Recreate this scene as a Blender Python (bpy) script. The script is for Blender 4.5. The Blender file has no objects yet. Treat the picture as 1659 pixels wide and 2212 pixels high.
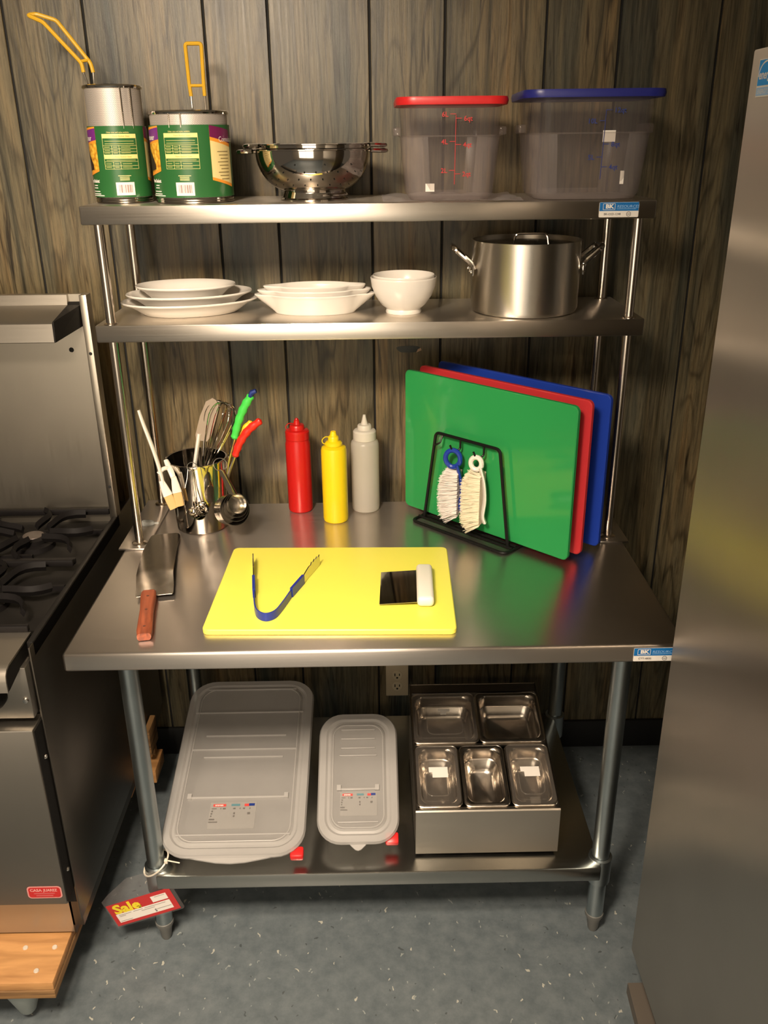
import bpy, bmesh, math, random
from mathutils import Vector, Matrix, Euler
random.seed(7)
PI = math.pi
sc = bpy.context.scene
COL = sc.collection

# ------------------------------------------------------------------ camera
cam_d = bpy.data.cameras.new('camera'); cam = bpy.data.objects.new('camera', cam_d); COL.objects.link(cam)
pit, yaw, rol = math.radians(22.9426), math.radians(0.5913), math.radians(-0.6383)
fw = Vector((math.sin(yaw)*math.cos(pit), math.cos(yaw)*math.cos(pit), -math.sin(pit)))
rt = Vector((math.cos(yaw), -math.sin(yaw), 0)); up = rt.cross(fw)
r2 = rt*math.cos(rol)+up*math.sin(rol); u2 = -rt*math.sin(rol)+up*math.cos(rol)
M = Matrix((r2, u2, -fw)).transposed().to_4x4(); M.translation = Vector((0.0047, -1.4702, 1.8209))
cam.matrix_world = M
cam_d.sensor_fit = 'VERTICAL'; cam_d.sensor_height = 36.0; cam_d.lens = 36.0*1897.3/2212.0
cam_d.clip_start = .02
sc.camera = cam

# ------------------------------------------------------------------ world, exposure
w = bpy.data.worlds.new('room_ambient'); sc.world = w; w.use_nodes = True
w.node_tree.nodes['Background'].inputs[0].default_value = (1.0, .80, .58, 1)
w.node_tree.nodes['Background'].inputs[1].default_value = .075
sc.view_settings.view_transform = 'Standard'; sc.view_settings.look = 'None'
sc.view_settings.gamma = 1.0; sc.view_settings.use_curve_mapping = False
sc.view_settings.exposure = 0.35

# ------------------------------------------------------------------ materials
MATS = {}
def newmat(name):
    m = bpy.data.materials.new(name); m.use_nodes = True
    return m, m.node_tree.nodes, m.node_tree.links, m.node_tree.nodes['Principled BSDF']
def plain(name, col, rough=.5, metal=0., **kw):
    if name in MATS: return MATS[name]
    m, N, L, B = newmat(name)
    B.inputs['Base Color'].default_value = (*col, 1); B.inputs['Roughness'].default_value = rough
    B.inputs['Metallic'].default_value = metal
    for k, v in kw.items(): B.inputs[k.replace('_', ' ')].default_value = v
    # faint procedural unevenness so that nothing is perfectly flat
    tc = N.new('ShaderNodeTexCoord'); no = N.new('ShaderNodeTexNoise'); no.inputs['Scale'].default_value = 60
    mr = N.new('ShaderNodeMapRange'); mr.inputs[3].default_value = max(0, rough-.012); mr.inputs[4].default_value = min(1, rough+.012)
    L.new(tc.outputs['Object'], no.inputs['Vector']); L.new(no.outputs[0], mr.inputs[0]); L.new(mr.outputs[0], B.inputs['Roughness'])
    MATS[name] = m; return m
def ramp(N, stops):
    r = N.new('ShaderNodeValToRGB'); e = r.color_ramp.elements
    while len(e) < len(stops): e.new(.5)
    for i, (p, c) in enumerate(stops):
        e[i].position = p; e[i].color = (*c, 1)
    return r
def mapping(N, L, src, scale, loc=(0, 0, 0), rot=(0, 0, 0)):
    mp = N.new('ShaderNodeMapping'); mp.inputs['Scale'].default_value = scale; mp.inputs['Location'].default_value = loc
    mp.inputs['Rotation'].default_value = rot
    L.new(src, mp.inputs['Vector']); return mp.outputs[0]
def brushed(name, col, rough, scale, spread=.05, aniso=0., bump=.004, mottle=.04, along=(1, 0, 0), tang=None):
    m, N, L, B = newmat(name)
    B.inputs['Metallic'].default_value = 1
    tc = N.new('ShaderNodeTexCoord').outputs['Object']
    no = N.new('ShaderNodeTexNoise'); no.inputs['Scale'].default_value = 1; no.inputs['Detail'].default_value = 3
    L.new(mapping(N, L, tc, scale), no.inputs['Vector'])
    mr = N.new('ShaderNodeMapRange'); mr.inputs[1].default_value = .3; mr.inputs[2].default_value = .7
    mr.inputs[3].default_value = rough-spread*.5; mr.inputs[4].default_value = rough+spread*.5
    L.new(no.outputs[0], mr.inputs[0]); L.new(mr.outputs[0], B.inputs['Roughness'])
    n2 = N.new('ShaderNodeTexNoise'); n2.inputs['Scale'].default_value = 5; n2.inputs['Detail'].default_value = 4
    L.new(tc, n2.inputs['Vector'])
    r = ramp(N, [(.3, tuple(c*(1-mottle) for c in col)), (.7, tuple(min(1, c*(1+mottle)) for c in col))])
    L.new(n2.outputs[0], r.inputs[0]); L.new(r.outputs[0], B.inputs['Base Color'])
    bp = N.new('ShaderNodeBump'); bp.inputs['Strength'].default_value = bump; bp.inputs['Distance'].default_value = .001
    L.new(no.outputs[0], bp.inputs['Height']); L.new(bp.outputs[0], B.inputs['Normal'])
    if aniso:      # highlights spread across the brushing direction
        B.inputs['Anisotropic'].default_value = aniso
        ge = N.new('ShaderNodeNewGeometry'); cr = N.new('ShaderNodeVectorMath'); cr.operation = 'CROSS_PRODUCT'; cr.inputs[1].default_value = along
        if tang:
            cx_ = N.new('ShaderNodeCombineXYZ')
            for i_ in range(3): cx_.inputs[i_].default_value = tang[i_]
            L.new(cx_.outputs[0], B.inputs['Tangent'])
        else:
            L.new(ge.outputs['Normal'], cr.inputs[0]); L.new(cr.outputs[0], B.inputs['Tangent'])
    return m
STEEL_X = brushed('steel_brushed_along', (.62, .57, .52), .30, (3, 900, 900), aniso=.75)
STEEL_SHELF = brushed('steel_shelf_edge', (.68, .63, .56), .30, (3, 700, 700), aniso=.6)
STEEL_Z = brushed('steel_brushed_upright', (.58, .53, .47), .30, (700, 700, 6))
STEEL_FR = brushed('steel_fridge_side', (.54, .49, .43), .40, (3, 3, 3), spread=.0, bump=0., aniso=.95, along=(0, 0, 1))
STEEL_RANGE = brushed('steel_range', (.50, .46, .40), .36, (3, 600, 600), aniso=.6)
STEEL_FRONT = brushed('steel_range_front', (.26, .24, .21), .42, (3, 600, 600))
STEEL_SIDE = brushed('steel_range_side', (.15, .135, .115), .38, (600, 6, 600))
STEEL_GUARD = brushed('steel_backguard', (.50, .455, .38), .33, (500, 500, 8), bump=.05)
MIRROR = brushed('steel_polished', (.66, .62, .57), .07, (40, 40, 40), spread=.03, bump=.004)
SATIN = brushed('steel_satin', (.62, .58, .52), .20, (30, 30, 900), spread=.06)
PANM = brushed('steel_pan', (.52, .47, .41), .24, (60, 60, 60), spread=.06)
TURNER = brushed('steel_turner', (.45, .42, .38), .18, (60, 60, 60), spread=.06)
POTM = brushed('aluminium_pot', (.82, .78, .71), .36, (8, 8, 8), spread=.0, bump=0., aniso=.9, tang=(0, 0, 1))
TUBE = brushed('steel_tube', (.70, .62, .54), .22, (200, 200, 10))
GALV = brushed('galvanised_steel', (.44, .49, .50), .34, (30, 30, 8), spread=.06, bump=.0, mottle=.12)
BLACKM = plain('black_wire', (.006, .006, .006), .40, Specular_IOR_Level=.3)
IRON = plain('black_cast_iron', (.007, .006, .006), .62, Specular_IOR_Level=.16)
ENAMEL = plain('black_enamel', (.010, .009, .008), .55, Specular_IOR_Level=.16)
DARK = plain('dark_gap', (.006, .006, .006), .8)
CERAMIC = plain('white_ceramic', (.74, .70, .64), .22)
def flake(name, col, rough=.35): return plain(name, col, rough)
GREENP = flake('green_board', (.028, .29, .080), .10)
REDP = flake('red_board', (.52, .034, .040), .22)
BLUEP = flake('blue_board', (.014, .045, .34), .22)
YELP = flake('yellow_board', (.86, .80, .11), .35)
REDB = flake('red_bottle', (.50, .010, .008), .30)
YELB = flake('yellow_bottle', (.82, .60, .008), .35)
WHITEP = flake('white_plastic', (.80, .76, .68), .35)
CREAMP = flake('cream_plastic', (.76, .70, .58), .4)
WIREYEL = flake('yellow_coating', (.62, .36, .02), .4)
BLUEGRIP = flake('blue_coating', (.012, .03, .28), .35)
LIMEP = flake('lime_green_grip', (.06, .60, .08), .35)
REDG = flake('red_grip', (.66, .02, .01), .35)
YELG = flake('yellow_grip', (.80, .60, .02), .35)
REDLID = flake('red_lid', (.60, .018, .02), .35)
BLUELID = flake('blue_lid', (.018, .022, .20), .35)
TAUPE = flake('taupe_silicone', (.30, .24, .18), .45)
PAPER = flake('white_paper', (.78, .74, .68), .7)
BASEB = plain('black_baseboard', (.010, .010, .010), .45)
IVORY = plain('ivory_outlet', (.52, .44, .30), .4)
RUBBER = plain('dark_rubber', (.03, .03, .03), .7)
CARDRED = plain('card_red', (.48, .03, .03), .5)
INK = plain('dark_ink', (.03, .03, .04), .6)
INKRED = plain('red_ink', (.48, .02, .02), .5)
INKBLUE = plain('blue_ink', (.01, .03, .20), .5)
PRBLUE = plain('label_blue', (.005, .14, .42), .4)
STARBLUE = plain('sticker_blue', (.01, .30, .80), .4)
PRGREEN = plain('label_green', (.022, .115, .030), .32)
PRPURPLE = plain('label_purple', (.16, .022, .20), .35)
PRORANGE = plain('label_orange', (.80, .30, .03), .4)
PRCREAM = plain('label_cream', (.78, .64, .28), .4)
PRYEL = plain('label_yellow', (.80, .70, .25), .4)
PRDARK = plain('label_dark_brown', (.030, .014, .010), .5)
PASTEL_Y = plain('sale_yellow', (.78, .62, .03), .45)
TEAL = plain('label_teal', (.10, .22, .25), .5)
LIDRED = plain('red_tag', (.72, .02, .02), .35)
BRISTLE_T = plain('tan_bristle', (.62, .42, .17), .7)
BRISTLE_W = plain('white_bristle', (.78, .72, .68), .7)
BRISTLE_C = plain('cream_bristle', (.82, .74, .55), .7)

def see_through(name, col, clear, rough, tint=(1, 1, 1), transl=0.):
    """thin plastic: part of the light passes straight through the wall"""
    m, N, L, B = newmat(name)
    B.inputs['Base Color'].default_value = (*col, 1); B.inputs['Roughness'].default_value = rough
    t = N.new('ShaderNodeBsdfTransparent'); t.inputs[0].default_value = (*tint, 1)
    mx = N.new('ShaderNodeMixShader')
    tc = N.new('ShaderNodeTexCoord').outputs['Object']; no = N.new('ShaderNodeTexNoise'); no.inputs['Scale'].default_value = 14
    L.new(tc, no.inputs['Vector'])
    mr = N.new('ShaderNodeMapRange'); mr.inputs[3].default_value = max(0, clear-.04); mr.inputs[4].default_value = min(1, clear+.04)
    L.new(no.outputs[0], mr.inputs[0]); L.new(mr.outputs[0], mx.inputs[0])
    src = B.outputs[0]
    if transl:
        tr = N.new('ShaderNodeBsdfTranslucent'); tr.inputs[0].default_value = (*col, 1)
        m2 = N.new('ShaderNodeMixShader'); m2.inputs[0].default_value = transl
        L.new(B.outputs[0], m2.inputs[1]); L.new(tr.outputs[0], m2.inputs[2]); src = m2.outputs[0]
    L.new(src, mx.inputs[1]); L.new(t.outputs[0], mx.inputs[2])
    out = [n for n in N if n.type == 'OUTPUT_MATERIAL'][0]; L.new(mx.outputs[0], out.inputs[0])
    return m
POLY = see_through('clear_polycarbonate', (.30, .26, .25), .84, .12, (.96, .94, .93))
POLYT = see_through('polycarbonate_painted_haze', (.40, .35, .34), .74, .30, (.96, .94, .93))  # haze put into the colour, stands in for light scattered at the corners
CLEARLID = see_through('clear_pan_lid', (.30, .27, .24), .84, .10, (.95, .94, .92))
FROST = see_through('frosted_lid', (.66, .64, .62), .34, .34, (.95, .95, .95), .25)
FROST2 = see_through('frosted_lid_panel', (.58, .56, .54), .46, .30, (.95, .95, .95), .25)
FROSTB = see_through('frosted_box', (.50, .49, .47), .45, .4, (.9, .9, .9), .25)
CLEARB = see_through('clear_bottle', (.78, .74, .67), .20, .28, (.9, .88, .82), .45)
FILM = see_through('plastic_film', (.62, .58, .58), .55, .3)
POCKET = see_through('clear_pocket', (.34, .30, .29), .90, .12)

def mat_wood_panel():
    m, N, L, B = newmat('rustic_wood_panel')
    tc = N.new('ShaderNodeTexCoord').outputs['Object']; oi = N.new('ShaderNodeObjectInfo')
    off = N.new('ShaderNodeVectorMath'); off.operation = 'MULTIPLY_ADD'
    cmb = N.new('ShaderNodeCombineXYZ'); L.new(oi.outputs['Random'], cmb.inputs[0]); L.new(oi.outputs['Random'], cmb.inputs[2]); L.new(oi.outputs['Random'], cmb.inputs[1])
    L.new(cmb.outputs[0], off.inputs[0]); off.inputs[1].default_value = (37, 11, 53); L.new(tc, off.inputs[2])
    v = off.outputs[0]
    def noise(scale, detail=3, rough=.5, dist=0):
        n = N.new('ShaderNodeTexNoise'); n.inputs['Scale'].default_value = 1; n.inputs['Detail'].default_value = detail
        n.inputs['Roughness'].default_value = rough; n.inputs['Distortion'].default_value = dist
        L.new(mapping(N, L, v, scale), n.inputs['Vector']); return n.outputs[0]
    def math_(op, a, b=None, c=None):
        n = N.new('ShaderNodeMath'); n.operation = op
        for i, x in enumerate((a, b, c)):
            if x is None: continue
            if isinstance(x, (int, float)): n.inputs[i].default_value = x
            else: L.new(x, n.inputs[i])
        return n.outputs[0]
    big = noise((7, 1, .85), 3, .45, .35)                      # growth rings: contour lines of a stretched field
    rings = math_('SINE', math_('MULTIPLY', big, 95))
    rings = math_('MULTIPLY_ADD', rings, .5, .5)
    rings = math_('POWER', rings, 7.0)
    amt = noise((5, 1, 1.2), 2, .5)                           # rings show only in places
    rings = math_('MULTIPLY', rings, math_('MULTIPLY_ADD', amt, 2.4, -.55))
    fibre = noise((130, 1, 5), 6, .85, .5)
    streak = noise((36, 1, 1.5), 4, .7, .3)
    patch = noise((11, 1, .9), 4, .6, .3)
    crack = noise((60, 1, 4.5), 3, .6, .5)
    base = ramp(N, [(.30, (.042, .050, .042)), (.40, (.088, .082, .056)), (.52, (.136, .113, .066)), (.62, (.168, .128, .068)), (.74, (.260, .160, .064))])
    L.new(patch, base.inputs[0])
    st = ramp(N, [(.32, (.36, .38, .37)), (.50, (.92, .92, .90)), (.72, (1.18, 1.13, 1.05))]); L.new(streak, st.inputs[0])
    fb = ramp(N, [(.34, (.40, .40, .40)), (.56, (1.18, 1.17, 1.15))]); L.new(fibre, fb.inputs[0])
    rg = ramp(N, [(0, (1.0, 1.0, 1.0)), (1, (.30, .28, .25))]); L.new(rings, rg.inputs[0])
    ck = ramp(N, [(.30, (.20, .17, .14)), (.40, (1, 1, 1))]); L.new(crack, ck.inputs[0])
    c = base.outputs[0]
    for x, f in ((st.outputs[0], 1), (fb.outputs[0], .95), (rg.outputs[0], .9), (ck.outputs[0], .95)):
        mx = N.new('ShaderNodeMixRGB'); mx.blend_type = 'MULTIPLY'; mx.inputs[0].default_value = f
        L.new(c, mx.inputs[1]); L.new(x, mx.inputs[2]); c = mx.outputs[0]
    # dark knots and bark scars
    kn = N.new('ShaderNodeTexVoronoi'); kn.inputs['Scale'].default_value = 1; L.new(mapping(N, L, v, (11, 1, 3.1)), kn.inputs['Vector'])
    kr = ramp(N, [(.05, (.18, .15, .12)), (.22, (1, 1, 1))]); L.new(kn.outputs['Distance'], kr.inputs[0])
    mx = N.new('ShaderNodeMixRGB'); mx.blend_type = 'MULTIPLY'; mx.inputs[0].default_value = .6
    L.new(c, mx.inputs[1]); L.new(kr.outputs[0], mx.inputs[2]); c = mx.outputs[0]
    L.new(c, B.inputs['Base Color']); B.inputs['Roughness'].default_value = .36; B.inputs['Specular IOR Level'].default_value = .42
    bp = N.new('ShaderNodeBump'); bp.inputs['Strength'].default_value = .22; bp.inputs['Distance'].default_value = .0015
    L.new(fibre, bp.inputs['Height']); L.new(bp.outputs[0], B.inputs['Normal'])
    return m
WOODP = mat_wood_panel()
def mat_wood(name, c0, c1, scale=(30, 3, 30), rough=.5):
    m, N, L, B = newmat(name)
    tc = N.new('ShaderNodeTexCoord').outputs['Object']
    n = N.new('ShaderNodeTexNoise'); n.inputs['Scale'].default_value = 1; n.inputs['Detail'].default_value = 5; n.inputs['Distortion'].default_value = .6
    L.new(mapping(N, L, tc, scale), n.inputs['Vector'])
    r = ramp(N, [(.3, c0), (.68, c1)]); L.new(n.outputs[0], r.inputs[0]); L.new(r.outputs[0], B.inputs['Base Color'])
    B.inputs['Roughness'].default_value = rough
    return m
HANDLEW = mat_wood('red_wood_handle', (.15, .035, .016), (.34, .085, .035), (120, 8, 120), .4)
PLYW = mat_wood('plywood', (.36, .17, .055), (.58, .30, .11), (6, 40, 40), .6)
PLYE = mat_wood('plywood_edge', (.10, .05, .02), (.38, .21, .08), (4, 4, 160), .7)
def mat_floor():
    m, N, L, B = newmat('blue_grey_vinyl')
    tc = N.new('ShaderNodeTexCoord').outputs['Object']
    n = N.new('ShaderNodeTexNoise'); n.inputs['Scale'].default_value = 22; n.inputs['Detail'].default_value = 6; n.inputs['Roughness'].default_value = .7
    L.new(tc, n.inputs['Vector'])
    r = ramp(N, [(.25, (.088, .110, .124)), (.55, (.145, .172, .186)), (.8, (.190, .216, .226))]); L.new(n.outputs[0], r.inputs[0])
    nz = N.new('ShaderNodeTexNoise'); nz.inputs['Scale'].default_value = 40; L.new(tc, nz.inputs['Vector'])
    add = N.new('ShaderNodeMixRGB'); add.blend_type = 'ADD'; add.inputs[0].default_value = .035; L.new(tc, add.inputs[1]); L.new(nz.outputs[1], add.inputs[2])
    def chips(scale, rotz, thr, colr, c):
        v = N.new('ShaderNodeTexVoronoi'); v.inputs['Scale'].default_value = 1; v.inputs['Randomness'].default_value = 1
        L.new(mapping(N, L, add.outputs[0], scale, rot=(0, 0, rotz)), v.inputs['Vector'])
        k = N.new('ShaderNodeMath'); k.operation = 'LESS_THAN'; k.inputs[1].default_value = thr; L.new(v.outputs['Distance'], k.inputs[0])
        sp = N.new('ShaderNodeSeparateColor'); L.new(v.outputs['Color'], sp.inputs[0])
        g = N.new('ShaderNodeMath'); g.operation = 'GREATER_THAN'; g.inputs[1].default_value = .70; L.new(sp.outputs[0], g.inputs[0])
        mu = N.new('ShaderNodeMath'); mu.operation = 'MULTIPLY'; L.new(k.outputs[0], mu.inputs[0]); L.new(g.outputs[0], mu.inputs[1])
        mx = N.new('ShaderNodeMixRGB'); L.new(mu.outputs[0], mx.inputs[0]); L.new(c, mx.inputs[1]); mx.inputs[2].default_value = (*colr, 1)
        return mx.outputs[0]
    c = chips((62, 24, 1), .25, .13, (.46, .46, .40), r.outputs[0])
    c = chips((75, 30, 1), -.3, .13, (.30, .33, .32), c)
    c = chips((60, 40, 1), .6, .14, (.075, .090, .096), c)
    L.new(c, B.inputs['Base Color']); B.inputs['Roughness'].default_value = .42
    return m
FLOORM = mat_floor()
def mat_weave():
    m, N, L, B = newmat('fine_wire_mesh')
    B.inputs['Metallic'].default_value = .55; B.inputs['Roughness'].default_value = .55
    tc = N.new('ShaderNodeTexCoord').outputs['UV']
    sep = N.new('ShaderNodeSeparateXYZ'); L.new(tc, sep.inputs[0])
    def wv(a, b):
        x = N.new('ShaderNodeMath'); x.operation = 'MULTIPLY'; x.inputs[1].default_value = a; L.new(sep.outputs[0], x.inputs[0])
        y = N.new('ShaderNodeMath'); y.operation = 'MULTIPLY_ADD'; y.inputs[1].default_value = b; L.new(sep.outputs[1], y.inputs[0]); L.new(x.outputs[0], y.inputs[2])
        s = N.new('ShaderNodeMath'); s.operation = 'SINE'; L.new(y.outputs[0], s.inputs[0]); return s.outputs[0]
    mx = N.new('ShaderNodeMath'); mx.operation = 'MAXIMUM'; L.new(wv(1800, 1800), mx.inputs[0]); L.new(wv(1800, -1800), mx.inputs[1])
    r = ramp(N, [(.25, (.10, .09, .08)), (.9, (.66, .60, .54))])
    mr = N.new('ShaderNodeMapRange'); mr.inputs[1].default_value = -1; mr.inputs[2].default_value = 1
    L.new(mx.outputs[0], mr.inputs[0]); L.new(mr.outputs[0], r.inputs[0]); L.new(r.outputs[0], B.inputs['Base Color'])
    return m
WEAVE = mat_weave()
def mat_pasta():
    m, N, L, B = newmat('pasta_print')
    tc = N.new('ShaderNodeTexCoord').outputs['Object']
    v = N.new('ShaderNodeTexVoronoi'); v.inputs['Scale'].default_value = 120; L.new(tc, v.inputs['Vector'])
    r = ramp(N, [(0, (.86, .62, .10)), (.5, (.72, .36, .03)), (1, (.30, .10, .01))]); L.new(v.outputs['Distance'], r.inputs[0])
    L.new(r.outputs[0], B.inputs['Base Color']); B.inputs['Roughness'].default_value = .35
    return m
PASTA = mat_pasta()

# ------------------------------------------------------------------ shape helpers
def box(bm, x0, x1, y0, y1, z0, z1, bev=0., seg=2):
    r = bmesh.ops.create_cube(bm, size=1, matrix=Matrix.Translation(((x0+x1)/2, (y0+y1)/2, (z0+z1)/2)) @ Matrix.Diagonal((x1-x0, y1-y0, z1-z0, 1)))
    if bev:
        es = list({e for v in r['verts'] for e in v.link_edges})
        bmesh.ops.bevel(bm, geom=es, offset=bev, segments=seg, affect='EDGES', profile=.5)
    return bm
def B_(*a, **k): return box(bmesh.new(), *a, **k)
def lathe(prof, seg=48, bm=None, c=(0, 0, 0), sx=1., sy=1.):
    bm = bm or bmesh.new(); rings = []
    for r, z in prof:
        if r < 1e-6: rings.append([bm.verts.new((c[0], c[1], c[2]+z))])
        else: rings.append([bm.verts.new((c[0]+sx*r*math.cos(2*PI*i/seg), c[1]+sy*r*math.sin(2*PI*i/seg), c[2]+z)) for i in range(seg)])
    for a, b in zip(rings, rings[1:]):
        for i in range(seg):
            j = (i+1) % seg
            if len(a) == 1 and len(b) == 1: break
            if len(a) == 1: bm.faces.new((a[0], b[j], b[i]))
            elif len(b) == 1: bm.faces.new((a[i], a[j], b[0]))
            else: bm.faces.new((a[i], a[j], b[j], b[i]))
    return bm
def tube(pts, r, seg=8, bm=None, closed=False, flat=None):
    """round bar along a polyline; r may be a list; flat=(scale_n, scale_b) squashes the section"""
    bm = bm or bmesh.new(); P = [Vector(p) for p in pts]; n = len(P)
    R = r if isinstance(r, (list, tuple)) else [r]*n
    T = []
    for i in range(n):
        if closed: t = P[(i+1) % n]-P[i-1]
        else: t = P[min(i+1, n-1)]-P[max(i-1, 0)]
        T.append(t.normalized())
    ref = Vector((0, 0, 1)) if abs(T[0].z) < .9 else Vector((1, 0, 0))
    nrm = (ref-T[0]*ref.dot(T[0])).normalized(); rings = []
    for i in range(n):
        nrm = (nrm-T[i]*nrm.dot(T[i])).normalized(); b = T[i].cross(nrm)
        fn, fb = flat or (1, 1)
        rings.append([bm.verts.new(P[i]+(nrm*math.cos(2*PI*k/seg)*fn+b*math.sin(2*PI*k/seg)*fb)*R[i]) for k in range(seg)])
    m = n if closed else n-1
    for i in range(m):
        a, b2 = rings[i], rings[(i+1) % n]
        for k in range(seg):
            bm.faces.new((a[k], a[(k+1) % seg], b2[(k+1) % seg], b2[k]))
    if not closed:
        bm.faces.new(rings[0][::-1]); bm.faces.new(rings[-1])
    return bm
def smooth_path(pts, k=5):
    """Catmull-Rom through the points"""
    P = [Vector(p) for p in pts]; out = []
    for i in range(len(P)-1):
        p0, p1, p2, p3 = P[max(i-1, 0)], P[i], P[i+1], P[min(i+2, len(P)-1)]
        for j in range(k):
            t = j/k
            out.append(.5*((2*p1)+(-p0+p2)*t+(2*p0-5*p1+4*p2-p3)*t*t+(-p0+3*p1-3*p2+p3)*t**3))
    out.append(P[-1]); return out
def fillet(pts, r, k=4):
    """polyline with rounded corners"""
    P = [Vector(p) for p in pts]; out = [P[0]]
    for i in range(1, len(P)-1):
        a = (P[i-1]-P[i]); b = (P[i+1]-P[i]); d = min(r, a.length*.45, b.length*.45)
        s, e = P[i]+a.normalized()*d, P[i]+b.normalized()*d
        for j in range(k+1):
            t = j/k; out.append((1-t)**2*s+2*t*(1-t)*P[i]+t*t*e)
    out.append(P[-1]); return out
def rrect(w, d, r, k=5):
    """rounded rectangle outline, counter-clockwise"""
    r = min(r, w/2-1e-4, d/2-1e-4); o = []
    for cx, cy, a0 in ((w/2-r, d/2-r, 0), (-w/2+r, d/2-r, PI/2), (-w/2+r, -d/2+r, PI), (w/2-r, -d/2+r, 1.5*PI)):
        for j in range(k+1):
            a = a0+j/k*PI/2; o.append((cx+r*math.cos(a), cy+r*math.sin(a)))
    return o
def loft(rings, bm=None, cap0=True, cap1=True):
    bm = bm or bmesh.new(); V = [[bm.verts.new(p) for p in rg] for rg in rings]; n = len(V[0])
    for a, b in zip(V, V[1:]):
        for i in range(n): bm.faces.new((a[i], a[(i+1) % n], b[(i+1) % n], b[i]))
    if cap0: bm.faces.new(V[0][::-1])
    if cap1: bm.faces.new(V[-1])
    return bm
def sec(w, d, r, z, k=5, cx=0, cy=0): return [(cx+x, cy+y, z) for x, y in rrect(w, d, r, k)]
def prism(outline, z0, z1, bm=None, bev=0.):
    bm2 = loft([[(x, y, z0) for x, y in outline], [(x, y, z1) for x, y in outline]], bm)
    return bm2
def extr(poly, axis, a, b, bm=None):
    """extrude a 2-D polygon along an axis: 'x' -> poly is (y,z); 'y' -> (x,z)"""
    f = (lambda p, t: (t, p[0], p[1])) if axis == 'x' else (lambda p, t: (p[0], t, p[1]))
    return loft([[f(p, a) for p in poly], [f(p, b) for p in poly]], bm)
def torus(c, R, r, axis='z', seg=32, k=6, bm=None):
    pts = []
    for i in range(seg):
        a = 2*PI*i/seg; x, y = R*math.cos(a), R*math.sin(a)
        pts.append(Vector(c)+Vector({'z': (x, y, 0), 'y': (x, 0, y), 'x': (0, x, y)}[axis]))
    return tube(pts, r, k, bm, closed=True)
def xform(bm, m): bmesh.ops.transform(bm, matrix=m, verts=bm.verts); return bm

def chain(o):
    m = Matrix.Identity(4)
    while o is not None: m = o.matrix_basis @ m; o = o.parent
    return m
def mk(name, bm, mat, parent=None, loc=None, rot=None, smooth=35, world=False, label=None, kind=None):
    bmesh.ops.recalc_face_normals(bm, faces=bm.faces)
    if world and parent is not None: xform(bm, chain(parent).inverted())
    me = bpy.data.meshes.new(name); bm.to_mesh(me); bm.free()
    o = bpy.data.objects.new(name, me); COL.objects.link(o)
    me.materials.append(mat)
    if smooth:
        me.polygons.foreach_set('use_smooth', [True]*len(me.polygons)); me.set_sharp_from_angle(angle=math.radians(smooth))
    if parent is not None: o.parent = parent
    if loc: o.location = loc
    if rot: o.rotation_euler = rot
    if label: o['label'] = label
    if kind: o['kind'] = kind
    return o
def mw(name, bm, mat, parent, **k): return mk(name, bm, mat, parent, world=True, **k)
def tag(o, label, cat, group=None):
    o['label'] = label; o['category'] = cat
    if group: o['group'] = group
    return o
def thing(name, label, cat, loc=(0, 0, 0), rot=(0, 0, 0), group=None):
    o = bpy.data.objects.new(name, None); COL.objects.link(o); o.empty_display_size = .05
    o.location = loc; o.rotation_euler = rot
    return tag(o, label, cat, group)
def struct(o): o['kind'] = 'structure'; return o
def frame(o, x, y):
    x, y = Vector(x).normalized(), Vector(y).normalized(); z = x.cross(y)
    m = Matrix((x, y, z)).transposed().to_4x4(); m.translation = Vector(o); return m
def text_bm(s, size, align='LEFT', bold=0., sx=1., shear=0.):
    cu = bpy.data.curves.new('t', 'FONT'); cu.body = s; cu.size = size; cu.align_x = align; cu.offset = bold; cu.shear = shear; cu.resolution_u = 2
    ob = bpy.data.objects.new('t', cu); me = bpy.data.meshes.new_from_object(ob)
    bm = bmesh.new(); bm.from_mesh(me); bpy.data.objects.remove(ob); bpy.data.meshes.remove(me); bpy.data.curves.remove(cu)
    if sx != 1: xform(bm, Matrix.Diagonal((sx, 1, 1, 1)))
    return bm
def text(name, s, size, mat, parent, m, **k): return mw(name, xform(text_bm(s, size, **k), m), mat, parent, smooth=0)
def flatpoly(pts, m, t=.0003):
    """thin printed patch in the plane of frame m, t thick"""
    return xform(loft([[(x, y, 0) for x, y in pts], [(x, y, t) for x, y in pts]]), m)
def rect(x0, x1, y0, y1): return [(x0, y0), (x1, y0), (x1, y1), (x0, y1)]
def merge(dst, src):
    me = bpy.data.meshes.new('tmp'); src.to_mesh(me); src.free(); dst.from_mesh(me); bpy.data.meshes.remove(me); return dst

# ------------------------------------------------------------------ the room
struct(mk('floor', B_(-3.2, 3.2, -3.6, .88, -.05, 0), FLOORM, smooth=0))
WY = .86
wall = struct(mk('wall_back', B_(-3.2, 3.2, WY+.006, WY+.06, 0, 2.65), DARK, smooth=0))
seams = [-2.2, -1.95, -1.72, -1.50, -1.30, -1.06, -.84, -.655, -.378, -.229, .007, .184, .422, .595, .83, 1.0, 1.24, 1.45, 1.70, 1.95, 2.2]
for a, b in zip(seams, seams[1:]):
    mk('plank', B_(a+.0028, b-.0028, WY, WY+.006, .095, 2.64, bev=.0012, seg=1), WOODP, wall, smooth=0)
patch = [(.098+.030*math.cos(a)*(1+.12*math.sin(3*a)), 1.306+.011*math.sin(a)*(1+.2*math.cos(2*a))) for a in [2*PI*i/18 for i in range(18)]]
mk('damaged_patch', extr(patch, 'y', WY-.0012, WY+.001), plain('dark_scar', (.012, .016, .014), .4), wall, label='dark oval scar in the paneling')
mk('torn_chip', extr([(.120, 1.297), (.134, 1.303), (.132, 1.309), (.124, 1.306)], 'y', WY-.0016, WY), plain('torn_chip', (.40, .27, .19), .7), wall, label='pale torn chip beside the dark scar')
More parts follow.
